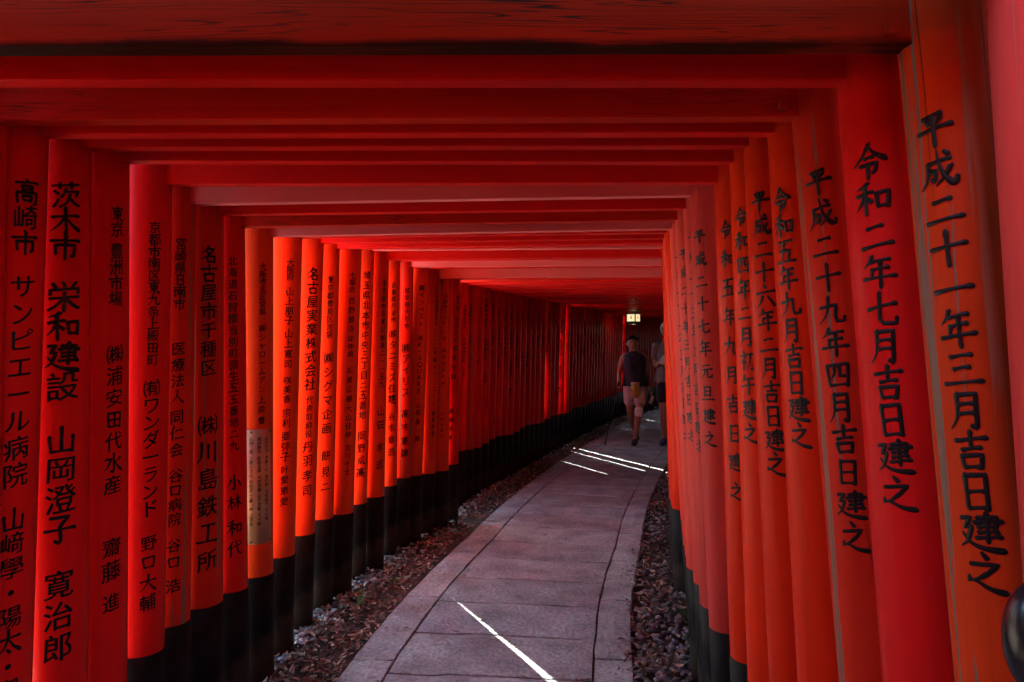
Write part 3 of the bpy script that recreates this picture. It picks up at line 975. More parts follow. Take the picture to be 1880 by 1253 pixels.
def stone_mat():
    m, nt, p = mat("rough_grey_stone")
    L = nt.links.new
    tc = N(nt, "ShaderNodeTexCoord")
    at = N(nt, "ShaderNodeAttribute", attribute_name="tone")
    n1 = N(nt, "ShaderNodeTexNoise"); n1.inputs["Scale"].default_value = 55; n1.inputs["Detail"].default_value = 7; n1.inputs["Roughness"].default_value = .65
    n2 = N(nt, "ShaderNodeTexNoise"); n2.inputs["Scale"].default_value = 4.5; n2.inputs["Detail"].default_value = 5
    n3 = N(nt, "ShaderNodeTexVoronoi"); n3.inputs["Scale"].default_value = 38
    for n in (n1, n2, n3): L(tc.outputs["Object"], n.inputs["Vector"])
    r1 = N(nt, "ShaderNodeValToRGB")
    r1.color_ramp.elements[0].position = .28; r1.color_ramp.elements[1].position = .74
    r1.color_ramp.elements[0].color = (.175, .21, .217, 1); r1.color_ramp.elements[1].color = (.47, .55, .57, 1)
    L(n1.outputs["Fac"], r1.inputs[0])
    r2 = N(nt, "ShaderNodeValToRGB")
    r2.color_ramp.elements[0].position = .3; r2.color_ramp.elements[1].position = .7
    r2.color_ramp.elements[0].color = (.6, .58, .58, 1); r2.color_ramp.elements[1].color = (1.12, 1.1, 1.1, 1)
    L(n2.outputs["Fac"], r2.inputs[0])
    mu = N(nt, "ShaderNodeMix", data_type='RGBA', blend_type='MULTIPLY'); mu.inputs[0].default_value = 1
    L(r1.outputs[0], mu.inputs[6]); L(r2.outputs[0], mu.inputs[7])
    mu2 = N(nt, "ShaderNodeMix", data_type='RGBA', blend_type='MULTIPLY'); mu2.inputs[0].default_value = 1
    L(mu.outputs[2], mu2.inputs[6]); L(at.outputs["Color"], mu2.inputs[7])
    L(mu2.outputs[2], p.inputs["Base Color"])
    ad = N(nt, "ShaderNodeMath", operation='ADD')
    L(n1.outputs["Fac"], ad.inputs[0]); L(n3.outputs["Distance"], ad.inputs[1])
    b = N(nt, "ShaderNodeBump"); b.inputs["Strength"].default_value = .9; b.inputs["Distance"].default_value = .006
    L(ad.outputs[0], b.inputs["Height"]); L(b.outputs[0], p.inputs["Normal"])
    p.inputs["Roughness"].default_value = .82
    p.inputs["Specular IOR Level"].default_value = .35
    return m


M_STONE = stone_mat()
M_JOINT = simple("joint_soil", (0.05, 0.022, 0.014), 0.95, var=.5, scale=25, bump=.5)
PATH_Z = 0.045
vs, fs, tones = [], [], []


def path_shift(s):
    return lerp_tab([(0, .10), (4.6, .10), (6.0, .13), (8.0, .06), (10, 0), (99, 0)], s)


def slab(s0, s1, d0, d1, zt, skew=0.0):
    """A paving slab between stations s0..s1 and offsets d0..d1, slightly uneven, with rounded arrises."""
    tone = rng.uniform(.82, 1.12)
    tr, tb_ = tone * rng.uniform(.98, 1.05), tone * rng.uniform(.97, 1.04)
    na = max(2, int((s1 - s0) / .07)); nb = max(2, int((d1 - d0) / .07))
    tilt = rng.uniform(-.004, .004)
    b = len(vs)
    sd = rng.random() * 50
    for i in range(na + 3):
        for j in range(nb + 3):
            edge = i in (0, na + 2) or j in (0, nb + 2)
            ii = min(max(i - 1, 0), na) / na; jj = min(max(j - 1, 0), nb) / nb
            d = d0 + (d1 - d0) * jj
            s = s0 + (s1 - s0) * ii + skew * (d - (d0 + d1) / 2)
            wob = 0.006 * noise.noise(Vector((s * 6, d * 6, sd)))
            in_ = 0.005
            if not edge:
                s += in_ if ii == 0 else (-in_ if ii == 1 else 0)
                d += in_ if jj == 0 else (-in_ if jj == 1 else 0)
            if ii in (0, 1): s += wob
            if jj in (0, 1): d += wob
            q = offset_pt(s, d + path_shift(s))
            z = zt - 0.06 if edge else zt + tilt * (jj - .5) + 0.0025 * noise.noise(Vector((q.x * 9, q.y * 9, sd)))
            if not edge and (ii in (0, 1) or jj in (0, 1)): z -= 0.004
            vs.append((q.x, q.y, z)); tones.append((tr, tone, tb_, 1))
    for i in range(na + 2):
        for j in range(nb + 2):
            a = b + i * (nb + 3) + j
            fs.append((a, a + 1, a + nb + 4, a + nb + 3))


s = 0.2
JN = []
i = 0
while s < 24:
    l = 0.475 + rng.uniform(-.03, .03)
    slab(s + .004, s + l - .004, -.49 + .0015, .475 - .0015, PATH_Z, 0.03)
    JN.append(s)
    s += l
s = 0.05
while s < 24:
    l = 0.92 + rng.uniform(-.08, .08)
    slab(s + .004, s + l - .004, -.70, -.49 - .0015, PATH_Z + .002, .05); s += l
s = 0.3
while s < 24:
    l = 0.9 + rng.uniform(-.1, .1)
    slab(s + .004, s + l - .004, .475 + .0015, .665, PATH_Z + .002, .05); s += l
po = new_mesh("path", vs, fs, M_STONE, None, False)
ca = po.data.color_attributes.new("tone", 'FLOAT_COLOR', 'POINT')
ca.data.foreach_set("color", [c for t in tones for c in t])
tag(po, "grey stone slab path curving right between the gates", "path", None, "structure")
vs, fs = [], []
for i in range(0, 241):
    s = i * 0.1
    for d in (-.69, .655):
        q = offset_pt(s, d + path_shift(s)); vs.append((q.x, q.y, PATH_Z - .016))
for i in range(240):
    fs.append((i * 2, i * 2 + 1, i * 2 + 3, i * 2 + 2))
tag(new_mesh("path_bed", vs, fs, M_JOINT), "reddish soil bedding between the paving slabs", "path", None, "structure")


# ------------------------------------------------------------------ fallen leaves and pebbles along the edges
def var_mat(name, cols, rough, spec=.4, scale=1.0):
    m, nt, p = mat(name)
    at = N(nt, "ShaderNodeAttribute", attribute_name="tone")
    nt.links.new(at.outputs["Color"], p.inputs["Base Color"])
    p.inputs["Roughness"].default_value = rough
    p.inputs["Specular IOR Level"].default_value = spec
    return m


def with_tones(o, tones):
    ca = o.data.color_attributes.new("tone", 'FLOAT_COLOR', 'POINT')
    ca.data.foreach_set("color", [c for t in tones for c in t])


M_LEAF = var_mat("dry_leaf", None, .7, .15)
M_PEB = var_mat("pebble", None, .5)
LEAFC = [(.19, .135, .10), (.14, .09, .065), (.27, .20, .15), (.09, .062, .048), (.33, .26, .20), (.16, .085, .055), (.12, .10, .085)]
PEBC = [(.10, .11, .125), (.06, .068, .08), (.14, .145, .155), (.19, .185, .185), (.08, .088, .10)]


def margin_point():
    """A point on one of the two margins between path and pillars, denser nearby."""
    s = 2.6 + 17 * rng.random() ** 1.9
    if rng.random() < .5:
        d = -rng.uniform(.60, 1.12); side = -1
    else:
        d = rng.uniform(.66, 1.12); side = 1
    return s, d, side


def heap(s, d, side):
    e = (abs(d) - .68) / .4
    return 0.0 + 0.02 * max(0, math.sin(min(1, max(0, e)) * math.pi)) + 0.02 * noise.noise(Vector((s * 2.2, d * 4, side * 9)))


lv, lf, lt = [], [], []
for n_ in range(19000):
    s, d, side = margin_point()
    if rng.random() < .012: d = rng.uniform(-.66, .64); 
    q = offset_pt(s, d)
    onpath = abs(d) < .655
    if not onpath:
        den = noise.noise(Vector((s * 1.1, d * 2.0, 3 + side)))
        if side > 0 and rng.random() < (.85 if den < .05 else .4): continue
        if side < 0 and d < -.93 and rng.random() < .45: continue
    if onpath and rng.random() < .3: continue
    z = PATH_Z + .006 if onpath else max(0.0, heap(s, d, side)) + .012 + rng.random() * .022
    L_ = rng.uniform(.022, .056) * (0.8 if onpath else 1); Wd = L_ * rng.uniform(.28, .46)
    a = rng.random() * 6.283
    curl = rng.uniform(-.25, .45) * L_
    fold = rng.uniform(0, .35) * Wd
    rot = Matrix.Rotation(a, 3, 'Z') @ Matrix.Rotation(rng.gauss(0, .12 if onpath else .38), 3, 'X') @ Matrix.Rotation(rng.gauss(0, .1 if onpath else .38), 3, 'Y')
    c = rng.choice(LEAFC); k = rng.uniform(.6, 1.35)
    b = len(lv)
    prof = [(-.5, 0.06), (-.22, .8), (.12, 1.0), (.36, .6), (.55, .04)]
    for (t, w_) in prof:
        zz = curl * (t * t * 2)
        for u in (-1, 0, 1):
            v = rot @ Vector((t * L_, u * w_ * Wd * .5, zz + abs(u) * fold * w_))
            lv.append((q.x + v.x, q.y + v.y, max(z + v.z, .002)))
            lt.append((c[0] * k, c[1] * k, c[2] * k, 1))
    for i in range(4):
        for u in range(2):
            p_ = b + i * 3 + u
            lf.append((p_, p_ + 1, p_ + 4, p_ + 3))
# curled dry stems among the leaves
for n_ in range(90):
    s, d, side = margin_point()
    if abs(d) < .72: continue
    q = offset_pt(s, d); a = rng.random() * 6.28; cu = rng.uniform(-9, 9)
    pts = []
    L_ = rng.uniform(.08, .2)
    x, y = q.x, q.y
    for i in range(9):
        pts.append((x, y, .035 + .012 * math.sin(i * .8)))
        a += cu * L_ / 9
        x += math.cos(a) * L_ / 8; y += math.sin(a) * L_ / 8
    b = len(lv)
    tube(lv, lf, pts, .0035, 5)
    lt += [(.16, .13, .12, 1)] * (len(lv) - b)
lo = new_mesh("fallen_leaves", lv, lf, M_LEAF)
with_tones(lo, lt)
tag(lo, "dry brown fallen leaves heaped along both edges of the path", "leaves", None, "stuff")

ico = bmesh.new()
bmesh.ops.create_icosphere(ico, subdivisions=2, radius=1)
IV = [v.co.copy() for v in ico.verts]; IF = [tuple(v.index for v in f.verts) for f in ico.faces]
ico.free()
pv, pf, pt = [], [], []
for n_ in range(6500):
    s, d, side = margin_point()
    if side < 0: d = -rng.uniform(.78, 1.13)
    den = noise.noise(Vector((s * 1.1, d * 2.0, 3 + side)))
    if side < 0 and d > -.92 and rng.random() < .8: continue
    if side > 0 and den > .22 and rng.random() < .6: continue
    q = offset_pt(s, d)
    r = rng.uniform(.008, .019)
    z = max(0.0, heap(s, d, side)) + r * .5 + rng.random() * .012
    rot = Matrix.Rotation(rng.random() * 6.28, 3, 'Z') @ Matrix.Rotation(rng.gauss(0, .3), 3, 'X')
    sx, sy, sz = r * rng.uniform(1.0, 1.6), r * rng.uniform(.8, 1.1), r * rng.uniform(.5, .8)
    c = rng.choice(PEBC); k = rng.uniform(.7, 1.5)
    b = len(pv)
    off = rng.random() * 90
    for v in IV:
        g = 1 + .16 * noise.noise(v * 1.4 + Vector((off, 0, 0)))
        u = rot @ Vector((v.x * sx * g, v.y * sy * g, v.z * sz * g))
        pv.append((q.x + u.x, q.y + u.y, z + u.z)); pt.append((c[0] * k, c[1] * k, c[2] * k, 1))
    pf.extend(tuple(b + i for i in f) for f in IF)
pe = new_mesh("pebbles", pv, pf, M_PEB, None, True)
with_tones(pe, pt)
tag(pe, "smooth dark grey pebbles scattered beside the path", "pebbles", None, "stuff")

# ------------------------------------------------------------------ seedlings
M_GREEN = simple("seedling_green", (.07, .16, .035), .5, var=.3, scale=20)


def seedling(loc, h, n, seed, label):
    r_ = random.Random(seed)
    root = empty("seedling", loc)
    vs, fs = [], []
    leaves = []
    for i in range(n):
        a = r_.random() * 6.28; le = h * r_.uniform(.5, 1)
        tip = Vector((math.cos(a) * le * .55, math.sin(a) * le * .55, le))
        mid = Vector((tip.x * .35, tip.y * .35, le * .6))
        tube(vs, fs, [(0, 0, 0), mid, tip], [.002, .0016, .001], 5)
        for j in range(6):
            t = .35 + .65 * j / 5
            p = mid.lerp(tip, (t - .35) / .65)
            leaves.append((p, a + r_.uniform(-1.3, 1.3)))
    new_mesh("stem", vs, fs, M_GREEN, root)
    vs, fs = [], []
    for p, a in leaves:
        L_ = r_.uniform(.014, .026)
        rot = Matrix.Rotation(a, 3, 'Z') @ Matrix.Rotation(r_.uniform(-.5, .4), 3, 'Y')
        b = len(vs)
        for (t, w_) in ((0, .05), (.35, .5), (.7, .4), (1, .03)):
            for u in (-1, 1):
                vs.append(p + rot @ Vector((t * L_, u * w_ * L_ * .7, .2 * t * (1 - t) * L_)))
        for i in range(3): fs.append((b + i * 2, b + i * 2 + 1, b + i * 2 + 3, b + i * 2 + 2))
    new_mesh("leaf_spray", vs, fs, M_GREEN, root)
    tag(root, label, "seedling", "green seedlings by the posts")


def gpx(px, py, z=0.0):
    Z = (EYE - z) * F / (py - 628)
    return Vector(((px - 940) * Z / F, Z, z))


seedling(gpx(655, 1122), .10, 6, 1, "taller green fern-like seedling at the foot of the left black posts")
seedling(gpx(722, 1072), .05, 4, 2, "small low green sprig among leaves beyond the fern-like seedling")
seedling(gpx(1258, 1140), .07, 5, 3, "green leafy sprig against the right black posts beside the gravel")
seedling(gpx(1262, 1182), .05, 4, 4, "lower sprig at the right posts, nearest the camera")

# ------------------------------------------------------------------ lantern
M_WARM, _nt, _p = mat("lantern_panel")
_p.inputs["Base Color"].default_value = (.85, .75, .5, 1)
_p.inputs["Emission Color"].default_value = (1.0, .80, .42, 1)
_p.inputs["Emission Strength"].default_value = 0.065
M_WOOD = simple("dark_wood", (.05, .03, .02), .6)
LZ = 14.6
lp = px_ray(1163, 584, LZ)
lan = empty("hanging_lantern", (lp.x, lp.y, lp.z - .07), rad(-40))
bm = bmesh.new()
box_bm(bm, 0, 0, .145, .23, .23, .016, .003); box_bm(bm, 0, 0, -.008, .22, .22, .016, .003)
for sx in (-1, 1):
    for sy in (-1, 1): box_bm(bm, sx * .093, sy * .093, .0685, .016, .016, .137)
from_bm("frame", bm, M_WOOD, lan)
for i in range(4):
    bm = bmesh.new()
    box_bm(bm, 0, -.088, .0685, .170, .006, .135)
    p_ = from_bm("lamp_panel", bm, M_WARM, lan); p_.rotation_euler = (0, 0, i * math.pi / 2)
    gv, gf = glyph('元' if i % 2 else '吉')
    new_mesh("lettering", [(x * .06, -.0915, .075 + y * .06) for x, y, h_ in gv], gf, M_INK, p_)
vs, fs = [], []
tube(vs, fs, [(0, 0, .15), (0, 0, .33)], .006, 6)
new_mesh("hanger", vs, fs, M_WOOD, lan)
bm = bmesh.new(); box_bm(bm, 0, 0, -.035, .15, .15, .04, .004); from_bm("foot", bm, M_WOOD, lan)
tag(lan, "small lit box lantern hanging under the far beams", "lantern")
pl_ = bpy.data.lights.new("lantern_light", 'POINT'); pl_.energy = 0.10; pl_.color = (1, .75, .4); pl_.shadow_soft_size = .05
plo = bpy.data.objects.new("lantern_light", pl_); plo.location = (0, 0, -.09); plo.parent = lan; C.objects.link(plo)

# ------------------------------------------------------------------ dark rounded post cap at the right edge
kz = 0.95
kp = px_ray(1902, 1172, kz)
kn = empty("rounded_post", (kp.x, kp.y, 0))
vs, fs = [], []
prof = [(.03, kp.z - .12), (.036, kp.z - .10), (.03, kp.z - .085)]
for i in range(1, 16):
    a = -math.pi / 2 + math.pi * i / 16
    prof.append((.036 * math.cos(a) + .001, kp.z + .070 * math.sin(a)))
lathe(vs, fs, prof, 32)
M_GLOSS = simple("black_gloss", (.006, .007, .009), .22, var=.2)
new_mesh("cap", vs, fs, M_GLOSS, kn, True)
vs, fs = [], []
lathe(vs, fs, [(.03, 0), (.03, kp.z - .1)], 24)
new_mesh("shaft", vs, fs, M_GLOSS, kn, True)
tag(kn, "black glossy rounded post top cut off by the right edge", "post")

# ------------------------------------------------------------------ people
M_SKIN = simple("skin", (.33, .175, .12), .5, var=.08, scale=12)
M_HAIR = simple("dark_hair", (.016, .011, .009), .8, var=.3, scale=60, spec=.1)
M_DARKTOP = simple("dark_blue_cloth", (.022, .026, .042), .85, var=.3, scale=40)
M_PINKSHORT = simple("pale_pink_cloth", (.46, .47, .48), .9, var=.15, scale=30)
M_NAVY = simple("navy_cloth", (.012, .015, .028), .9, var=.25, scale=30)
M_TAN = simple("tan_shirt", (.15, .13, .12), .9, var=.2, scale=25)
M_YEL = simple("yellow_cloth", (.48, .33, .07), .8, var=.2, scale=25)
M_BAND = simple("bandage", (.72, .64, .63), .9, var=.15, scale=80)
M_SHOE = simple("brown_shoe", (.035, .024, .02), .7, var=.3, scale=30)
M_BLUES = simple("blue_shoe", (.02, .045, .13), .6, var=.3, scale=30)
M_WHITE = simple("white_cloth", (.7, .69, .66), .8, var=.05)
M_EYE = simple("eye_dark", (.02, .015, .012), .3)
M_LIP = simple("lip", (.25, .07, .06), .5)
M_STEEL = simple("dark_metal", (.02, .02, .022), .4, metal=.3)


def skin(pts, edges, root_i, subdiv=2):
    """pts: [(x, y, z, radius)]; a Skin surface grown over the joints.  Returns (verts, faces)."""
    me = bpy.data.meshes.new("skeleton")
    me.from_pydata([p[:3] for p in pts], edges, [])
    o = bpy.data.objects.new("skeleton", me)
    C.objects.link(o)
    o.modifiers.new("s", 'SKIN')
    sl = me.skin_vertices[0].data
    for i, p in enumerate(pts):
        r = p[3] if hasattr(p[3], '__len__') else (p[3], p[3])
        sl[i].radius = r
        sl[i].use_root = (i == root_i)
    sb = o.modifiers.new("b", 'SUBSURF'); sb.levels = subdiv; sb.render_levels = subdiv
    ev = o.evaluated_get(bpy.context.evaluated_depsgraph_get())
    m2 = bpy.data.meshes.new_from_object(ev)
    V = [tuple(v.co) for v in m2.vertices]; Fc = [tuple(p.vertices) for p in m2.polygons]
    bpy.data.objects.remove(o); bpy.data.meshes.remove(me); bpy.data.meshes.remove(m2)
    return V, Fc


def head_mesh(V, Fc, c, h, yaw, pitch=0.0):
    """Head of height h about c, facing -y turned by yaw; nose, brow, jaw and ears shaped in."""
    rot = Matrix.Rotation(yaw, 3, 'Z') @ Matrix.Rotation(pitch, 3, 'X')
    b = len(V)
    nu, nv = 28, 22
    for j in range(nv + 1):
        th = math.pi * j / nv
        for i in range(nu):
            ph = 2 * math.pi * i / nu
            d = Vector((math.sin(th) * math.sin(ph), -math.sin(th) * math.cos(ph), math.cos(th)))
            w_ = .37 if d.z > 0 else .37 - .12 * (-d.z) ** 1.5
            p = Vector((d.x * w_, d.y * (.46 if d.y < 0 else .5), d.z * .5))
            front = max(0, -d.y)
            g = math.exp(-((p.x / .05) ** 2 + ((p.z + .07) / .075) ** 2))
            if front > .3: p.y -= .115 * g
            if front > .3: p.y -= .03 * math.exp(-((p.z + .40) / .07) ** 2 - (p.x / .13) ** 2)
            for sx in (-1, 1):
                if front > .3: p.y += .045 * math.exp(-(((p.x - sx * .15) / .075) ** 2 + ((p.z - .01) / .055) ** 2))
                e = math.exp(-(((d.y - .05) / .18) ** 2 + ((p.z + .04) / .13) ** 2)) * max(0, d.x * sx) ** 6
                p.x += sx * .05 * e
            if d.y > 0 and d.z < 0: p.y *= 1 + .35 * d.z
            V.append(tuple(Vector(c) + rot @ (p * h)))
    for j in range(nv):
        for i in range(nu):
            i2 = (i + 1) % nu
            Fc.append((b + j * nu + i, b + (j + 1) * nu + i, b + (j + 1) * nu + i2, b + j * nu + i2))
    return rot


def blob(c, sx, sy, sz, rot=None, seed=0, rough=0.0):
    V, Fc = [], []
    for v in IV:
        p = Vector((v.x * sx, v.y * sy, v.z * sz)) * (1 + rough * noise.noise(v * 3 + Vector((seed, 0, 0))))
        if rot is not None: p = rot @ p
        V.append(tuple(Vector(c) + p))
    return V, list(IF)


def hand_chain(pts, edges, wi, wrist, dirv, side_v, curl, s=1.0):
    """Palm, four fingers and a thumb rooted at the wrist joint index wi."""
    d = Vector(dirv).normalized(); sv_ = Vector(side_v).normalized(); n = d.cross(sv_)
    w_ = Vector(wrist)
    palm = w_ + d * .055 * s
    pts.append(tuple(palm) + (.026 * s,)); pi = len(pts) - 1
    edges.append((wi, pi))
    for q, (off, l) in enumerate(((-.030, .068), (-.010, .078), (.010, .074), (.028, .058))):
        k0 = w_ + d * .085 * s + sv_ * off * s
        k1 = k0 + (d * math.cos(curl) + n * math.sin(curl)) * l * .5 * s
        k2 = k1 + (d * math.cos(curl * 2.1) + n * math.sin(curl * 2.1)) * l * .45 * s
        i0 = len(pts)
        pts.append(tuple(k0) + (.010 * s,)); pts.append(tuple(k1) + (.009 * s,)); pts.append(tuple(k2) + (.007 * s,))
        edges += [(pi, i0), (i0, i0 + 1), (i0 + 1, i0 + 2)]
    t0 = w_ + d * .035 * s - sv_ * .034 * s
    t1 = t0 + (d * .7 - sv_ * .6 + n * .5 * math.sin(curl)) * .04 * s
    t2 = t1 + (d * .8 - sv_ * .1 + n * math.sin(curl)) * .032 * s
    i0 = len(pts)
    pts.append(tuple(t0) + (.013 * s,)); pts.append(tuple(t1) + (.010 * s,)); pts.append(tuple(t2) + (.008 * s,))
    edges += [(pi, i0), (i0, i0 + 1), (i0 + 1, i0 + 2)]


def person(J, loc, name_label, head_h, yaw, mats, cap=False):
    root = empty("person", loc)
    P, E = [], []
    idx = {}

    def add(n_, r, *conn):
        P.append(tuple(J[n_]) + (r,)); idx[n_] = len(P) - 1
        for c_ in conn: E.append((idx[c_], idx[n_]))
    k = head_h / .225
    add('pelvis', .115 * k); add('waist', .098 * k, 'pelvis'); add('chest', .104 * k, 'waist'); add('upper', .082 * k, 'chest')
    add('neck', .052 * k, 'upper'); add('skull', .055 * k, 'neck')
    for s in 'LR':
        add('sh' + s, .058 * k, 'upper'); add('el' + s, .042 * k, 'sh' + s); add('wr' + s, .028 * k, 'el' + s)
        add('hip' + s, .098 * k, 'pelvis'); add('kn' + s, .060 * k, 'hip' + s)
        mid = Vector(J['kn' + s]).lerp(Vector(J['an' + s]), .3)
        J['cf' + s] = tuple(mid + Vector((0, .015, 0)))
        add('cf' + s, .058 * k, 'kn' + s); add('an' + s, .036 * k, 'cf' + s); add('to' + s, .034 * k, 'an' + s)
    for s in 'LR':
        w_ = Vector(J['wr' + s]); d = J.get('hd' + s) or (w_ - Vector(J['el' + s]))
        hand_chain(P, E, idx['wr' + s], w_, d, J['sd' + s], J['cu' + s], k)
    V, Fc = skin(P, E, 0)
    rot = head_mesh(V, Fc, J['head'], head_h, yaw)
    new_mesh("body", V, Fc, mats['skin'], root, True)
    c = Vector(J['head']); h = head_h
    V, Fc = [], []
    for sx in (-1, 1):
        a, b_ = blob(c + rot @ Vector((sx * .15 * h, -.385 * h, .015 * h)), .06 * h, .035 * h, .034 * h, rot)
        o = new_mesh("eye", a, b_, M_EYE, root, True)
        a, b_ = blob(c + rot @ Vector((sx * .15 * h, -.42 * h, .085 * h)), .075 * h, .02 * h, .014 * h, rot)
        new_mesh("eyebrow", a, b_, mats['hair'], root, True)
    a, b_ = blob(c + rot @ Vector((0, -.405 * h, -.245 * h)), .09 * h, .025 * h, .022 * h, rot)
    new_mesh("mouth", a, b_, M_LIP, root, True)
    # hair: shell over the back and top of the skull
    V, Fc = [], []
    nu, nv = 24, 14
    for j in range(nv + 1):
        for i in range(nu):
            ph = 2 * math.pi * i / nu
            lim = .32 + .35 * (1 - math.cos(ph)) / 2
            th = math.pi * lim * j / nv
            d = Vector((math.sin(th) * math.sin(ph), -math.sin(th) * math.cos(ph), math.cos(th)))
            f = 1.05 + .03 * noise.noise(d * 5)
            V.append(tuple(c + rot @ (Vector((d.x * .38, d.y * (.46 if d.y < 0 else .51), d.z * .5)) * h * f)))
    for j in range(nv):
        for i in range(nu):
            i2 = (i + 1) % nu
            Fc.append((j * nu + i, (j + 1) * nu + i, (j + 1) * nu + i2, j * nu + i2))
    new_mesh("hair", V, Fc, mats['hair'] if not cap else mats['cap'], root, True)
    if cap:
        root.children[-1].name = "cap"
        a, b_ = blob(c + rot @ Vector((0, -.55 * h, .19 * h)), .30 * h, .24 * h, .03 * h, rot)
        new_mesh("cap_brim", a, b_, mats['cap'], root, True)

    # clothes
    def garment(nm, seq, m, extra=()):
        P2, E2, ix = [], [], {}
        for (n_, r, conn) in seq:
            co = J[n_] if isinstance(n_, str) else n_
            P2.append(tuple(co) + (r,)); ix[str(n_)] = len(P2) - 1
            if conn is not None: E2.append((ix[str(conn)], ix[str(n_)]))
        V2, F2 = skin(P2, E2, 0)
        return new_mesh(nm, V2, F2, m, root, True)
    L3 = lambda a, b_, t: tuple(Vector(J[a]).lerp(Vector(J[b_]), t))
    sl = mats.get('sleeve', 0.0)
    hem = Vector(L3('pelvis', 'waist', -.12)); wst = Vector(J['waist']); che = Vector(J['chest']); upp = Vector(J['upper']); nk = Vector(J['neck'])
    arm = che.lerp(upp, .55)
    shw = abs(J['shR'][0] - J['shL'][0]) / 2
    rings = [(hem + Vector((0, 0, -.02)), .192, .176), (hem, .190, .174), (hem.lerp(wst, .5), .176, .160), (wst, .152, .124), (wst.lerp(che, .5), .158, .128), (che, .170, .134), (arm, shw / k * .96, .122),
             (upp + Vector((0, 0, .015)), shw / k * .93, .10), (upp.lerp(nk, .45), shw / k * .66, .084), (upp.lerp(nk, .78), .072, .068), (upp.lerp(nk, .92), .060, .060)]
    V2, F2 = [], []
    ns = 32
    for q, (c_, rx, ry) in enumerate(rings):
        for i in range(ns):
            a_ = 2 * math.pi * i / ns
            ca_, sa_ = math.cos(a_), math.sin(a_)
            e_ = .82
            w_ = 1 + .035 * noise.noise(Vector((ca_ * 2.2, sa_ * 2.2, c_.z * 9)))
            V2.append((c_.x + math.copysign(abs(ca_) ** e_, ca_) * rx * k * w_, c_.y + math.copysign(abs(sa_) ** e_, sa_) * ry * k * w_, c_.z))
    for q in range(len(rings) - 1):
        for i in range(ns):
            i2 = (i + 1) % ns
            F2.append((q * ns + i, q * ns + i2, (q + 1) * ns + i2, (q + 1) * ns + i))
    new_mesh("shirt", V2, F2, mats['top'], root, True)
    if sl:
        for s in 'LR':
            V2, F2 = [], []
            a_, b_ = Vector(J['sh' + s]), Vector(J['el' + s])
            tube(V2, F2, [a_ + Vector((0, 0, .045)) + (upp - a_) * .35, a_ + Vector((0, 0, .02)), a_.lerp(b_, .25), a_.lerp(b_, .5), a_.lerp(b_, sl)], [.062 * k, .076 * k, .074 * k, .068 * k, .064 * k], 14)
            new_mesh("sleeve", V2, F2, mats['top'], root, True)
    seq = [('pelvis', .152 * k, None), (L3('pelvis', 'waist', .4), .145 * k, 'pelvis')]
    for s in 'LR':
        seq += [('hip' + s, .122 * k, 'pelvis'), (L3('hip' + s, 'kn' + s, .45), .108 * k, 'hip' + s), (L3('hip' + s, 'kn' + s, .80), .098 * k, L3('hip' + s, 'kn' + s, .45))]
    garment("shorts", seq, mats['shorts'])
    for s in 'LR':
        a, t = Vector(J['an' + s]), Vector(J['to' + s])
        d = (t - a); d.z = 0; d.normalize()
        heel = a - d * .045 * k; heel.z = t.z + .015
        V2, F2 = skin([tuple(heel) + (.046 * k,), tuple(a.lerp(t, .45) + Vector((0, 0, -.005))) + (.050 * k,), tuple(t + d * .03) + (.042 * k,), tuple(a + Vector((0, 0, -.01))) + (.050 * k,)], [(0, 1), (1, 2), (1, 3)], 1)
        zmin = 0.0
        V2 = [(x, y, max(z, t.z - .035)) for x, y, z in V2]
        new_mesh("shoe", V2, F2, mats['shoe'], root, True)
    tag(root, name_label, "person")
    return root, garment, L3


ZW = 11.67
wx = (1163 - 940) * ZW / F
JW = dict(pelvis=(.03, 0, .92), waist=(.02, -.02, 1.06), chest=(.005, -.04, 1.21), upper=(0, -.045, 1.335), neck=(-.012, -.06, 1.425), skull=(-.025, -.085, 1.50), head=(-.03, -.095, 1.535),
          shL=(-.165, -.035, 1.325), elL=(-.215, .03, 1.075), wrL=(-.245, -.14, .93), shR=(.175, -.035, 1.335), elR=(.225, .04, 1.06), wrR=(.245, -.05, .84),
          hipL=(-.065, 0, .87), knL=(-.045, .02, .485), anL=(.075, .30, .14), toL=(.08, .18, .085 - .045),
          hipR=(.12, 0, .87), knR=(.045, -.24, .50), anR=(-.02, -.26, .105), toR=(-.055, -.40, .04),
          sdL=(0, 1, .2), cuL=1.25, hdL=(-.2, -.75, -.62), sdR=(0, 1, 0), cuR=.55)
wom, gw, L3w = person(JW, (wx, ZW, PATH_Z), "woman in a dark sleeveless top and pale shorts walking forward with a stick, knee bandaged", .228, rad(-6),
                      dict(skin=M_SKIN, hair=M_HAIR, top=M_DARKTOP, shorts=M_PINKSHORT, shoe=M_SHOE))
wom["label"] = "person in dark sleeveless top and pale shorts walking with a stick, knee bandaged"
kk = Vector(JW['knR'])
gw("knee_bandage", [(tuple(kk + Vector((0, 0, .085))), .074, None), (tuple(kk), .073, tuple(kk + Vector((0, 0, .085)))), (tuple(kk + Vector((-.01, 0, -.085))), .070, tuple(kk))], M_BAND)
hc = Vector(JW['head'])
for sx in (-1, 1):
    a, b_ = blob(hc + Vector((sx * .048, -.082, .072)), .036, .014, .022, Matrix.Rotation(rad(-50), 3, 'X'))
    new_mesh("sunglass_lens", a, b_, M_GLOSS, wom, True)
vs, fs = [], []
for sx in (-1, 1): tube(vs, fs, [hc + Vector((sx * .02, -.088, .074)), hc + Vector((sx * .085, -.06, .068)), hc + Vector((sx * .098, .02, .02))], .004, 6)
new_mesh("sunglass_frame", vs, fs, M_GLOSS, wom, True)
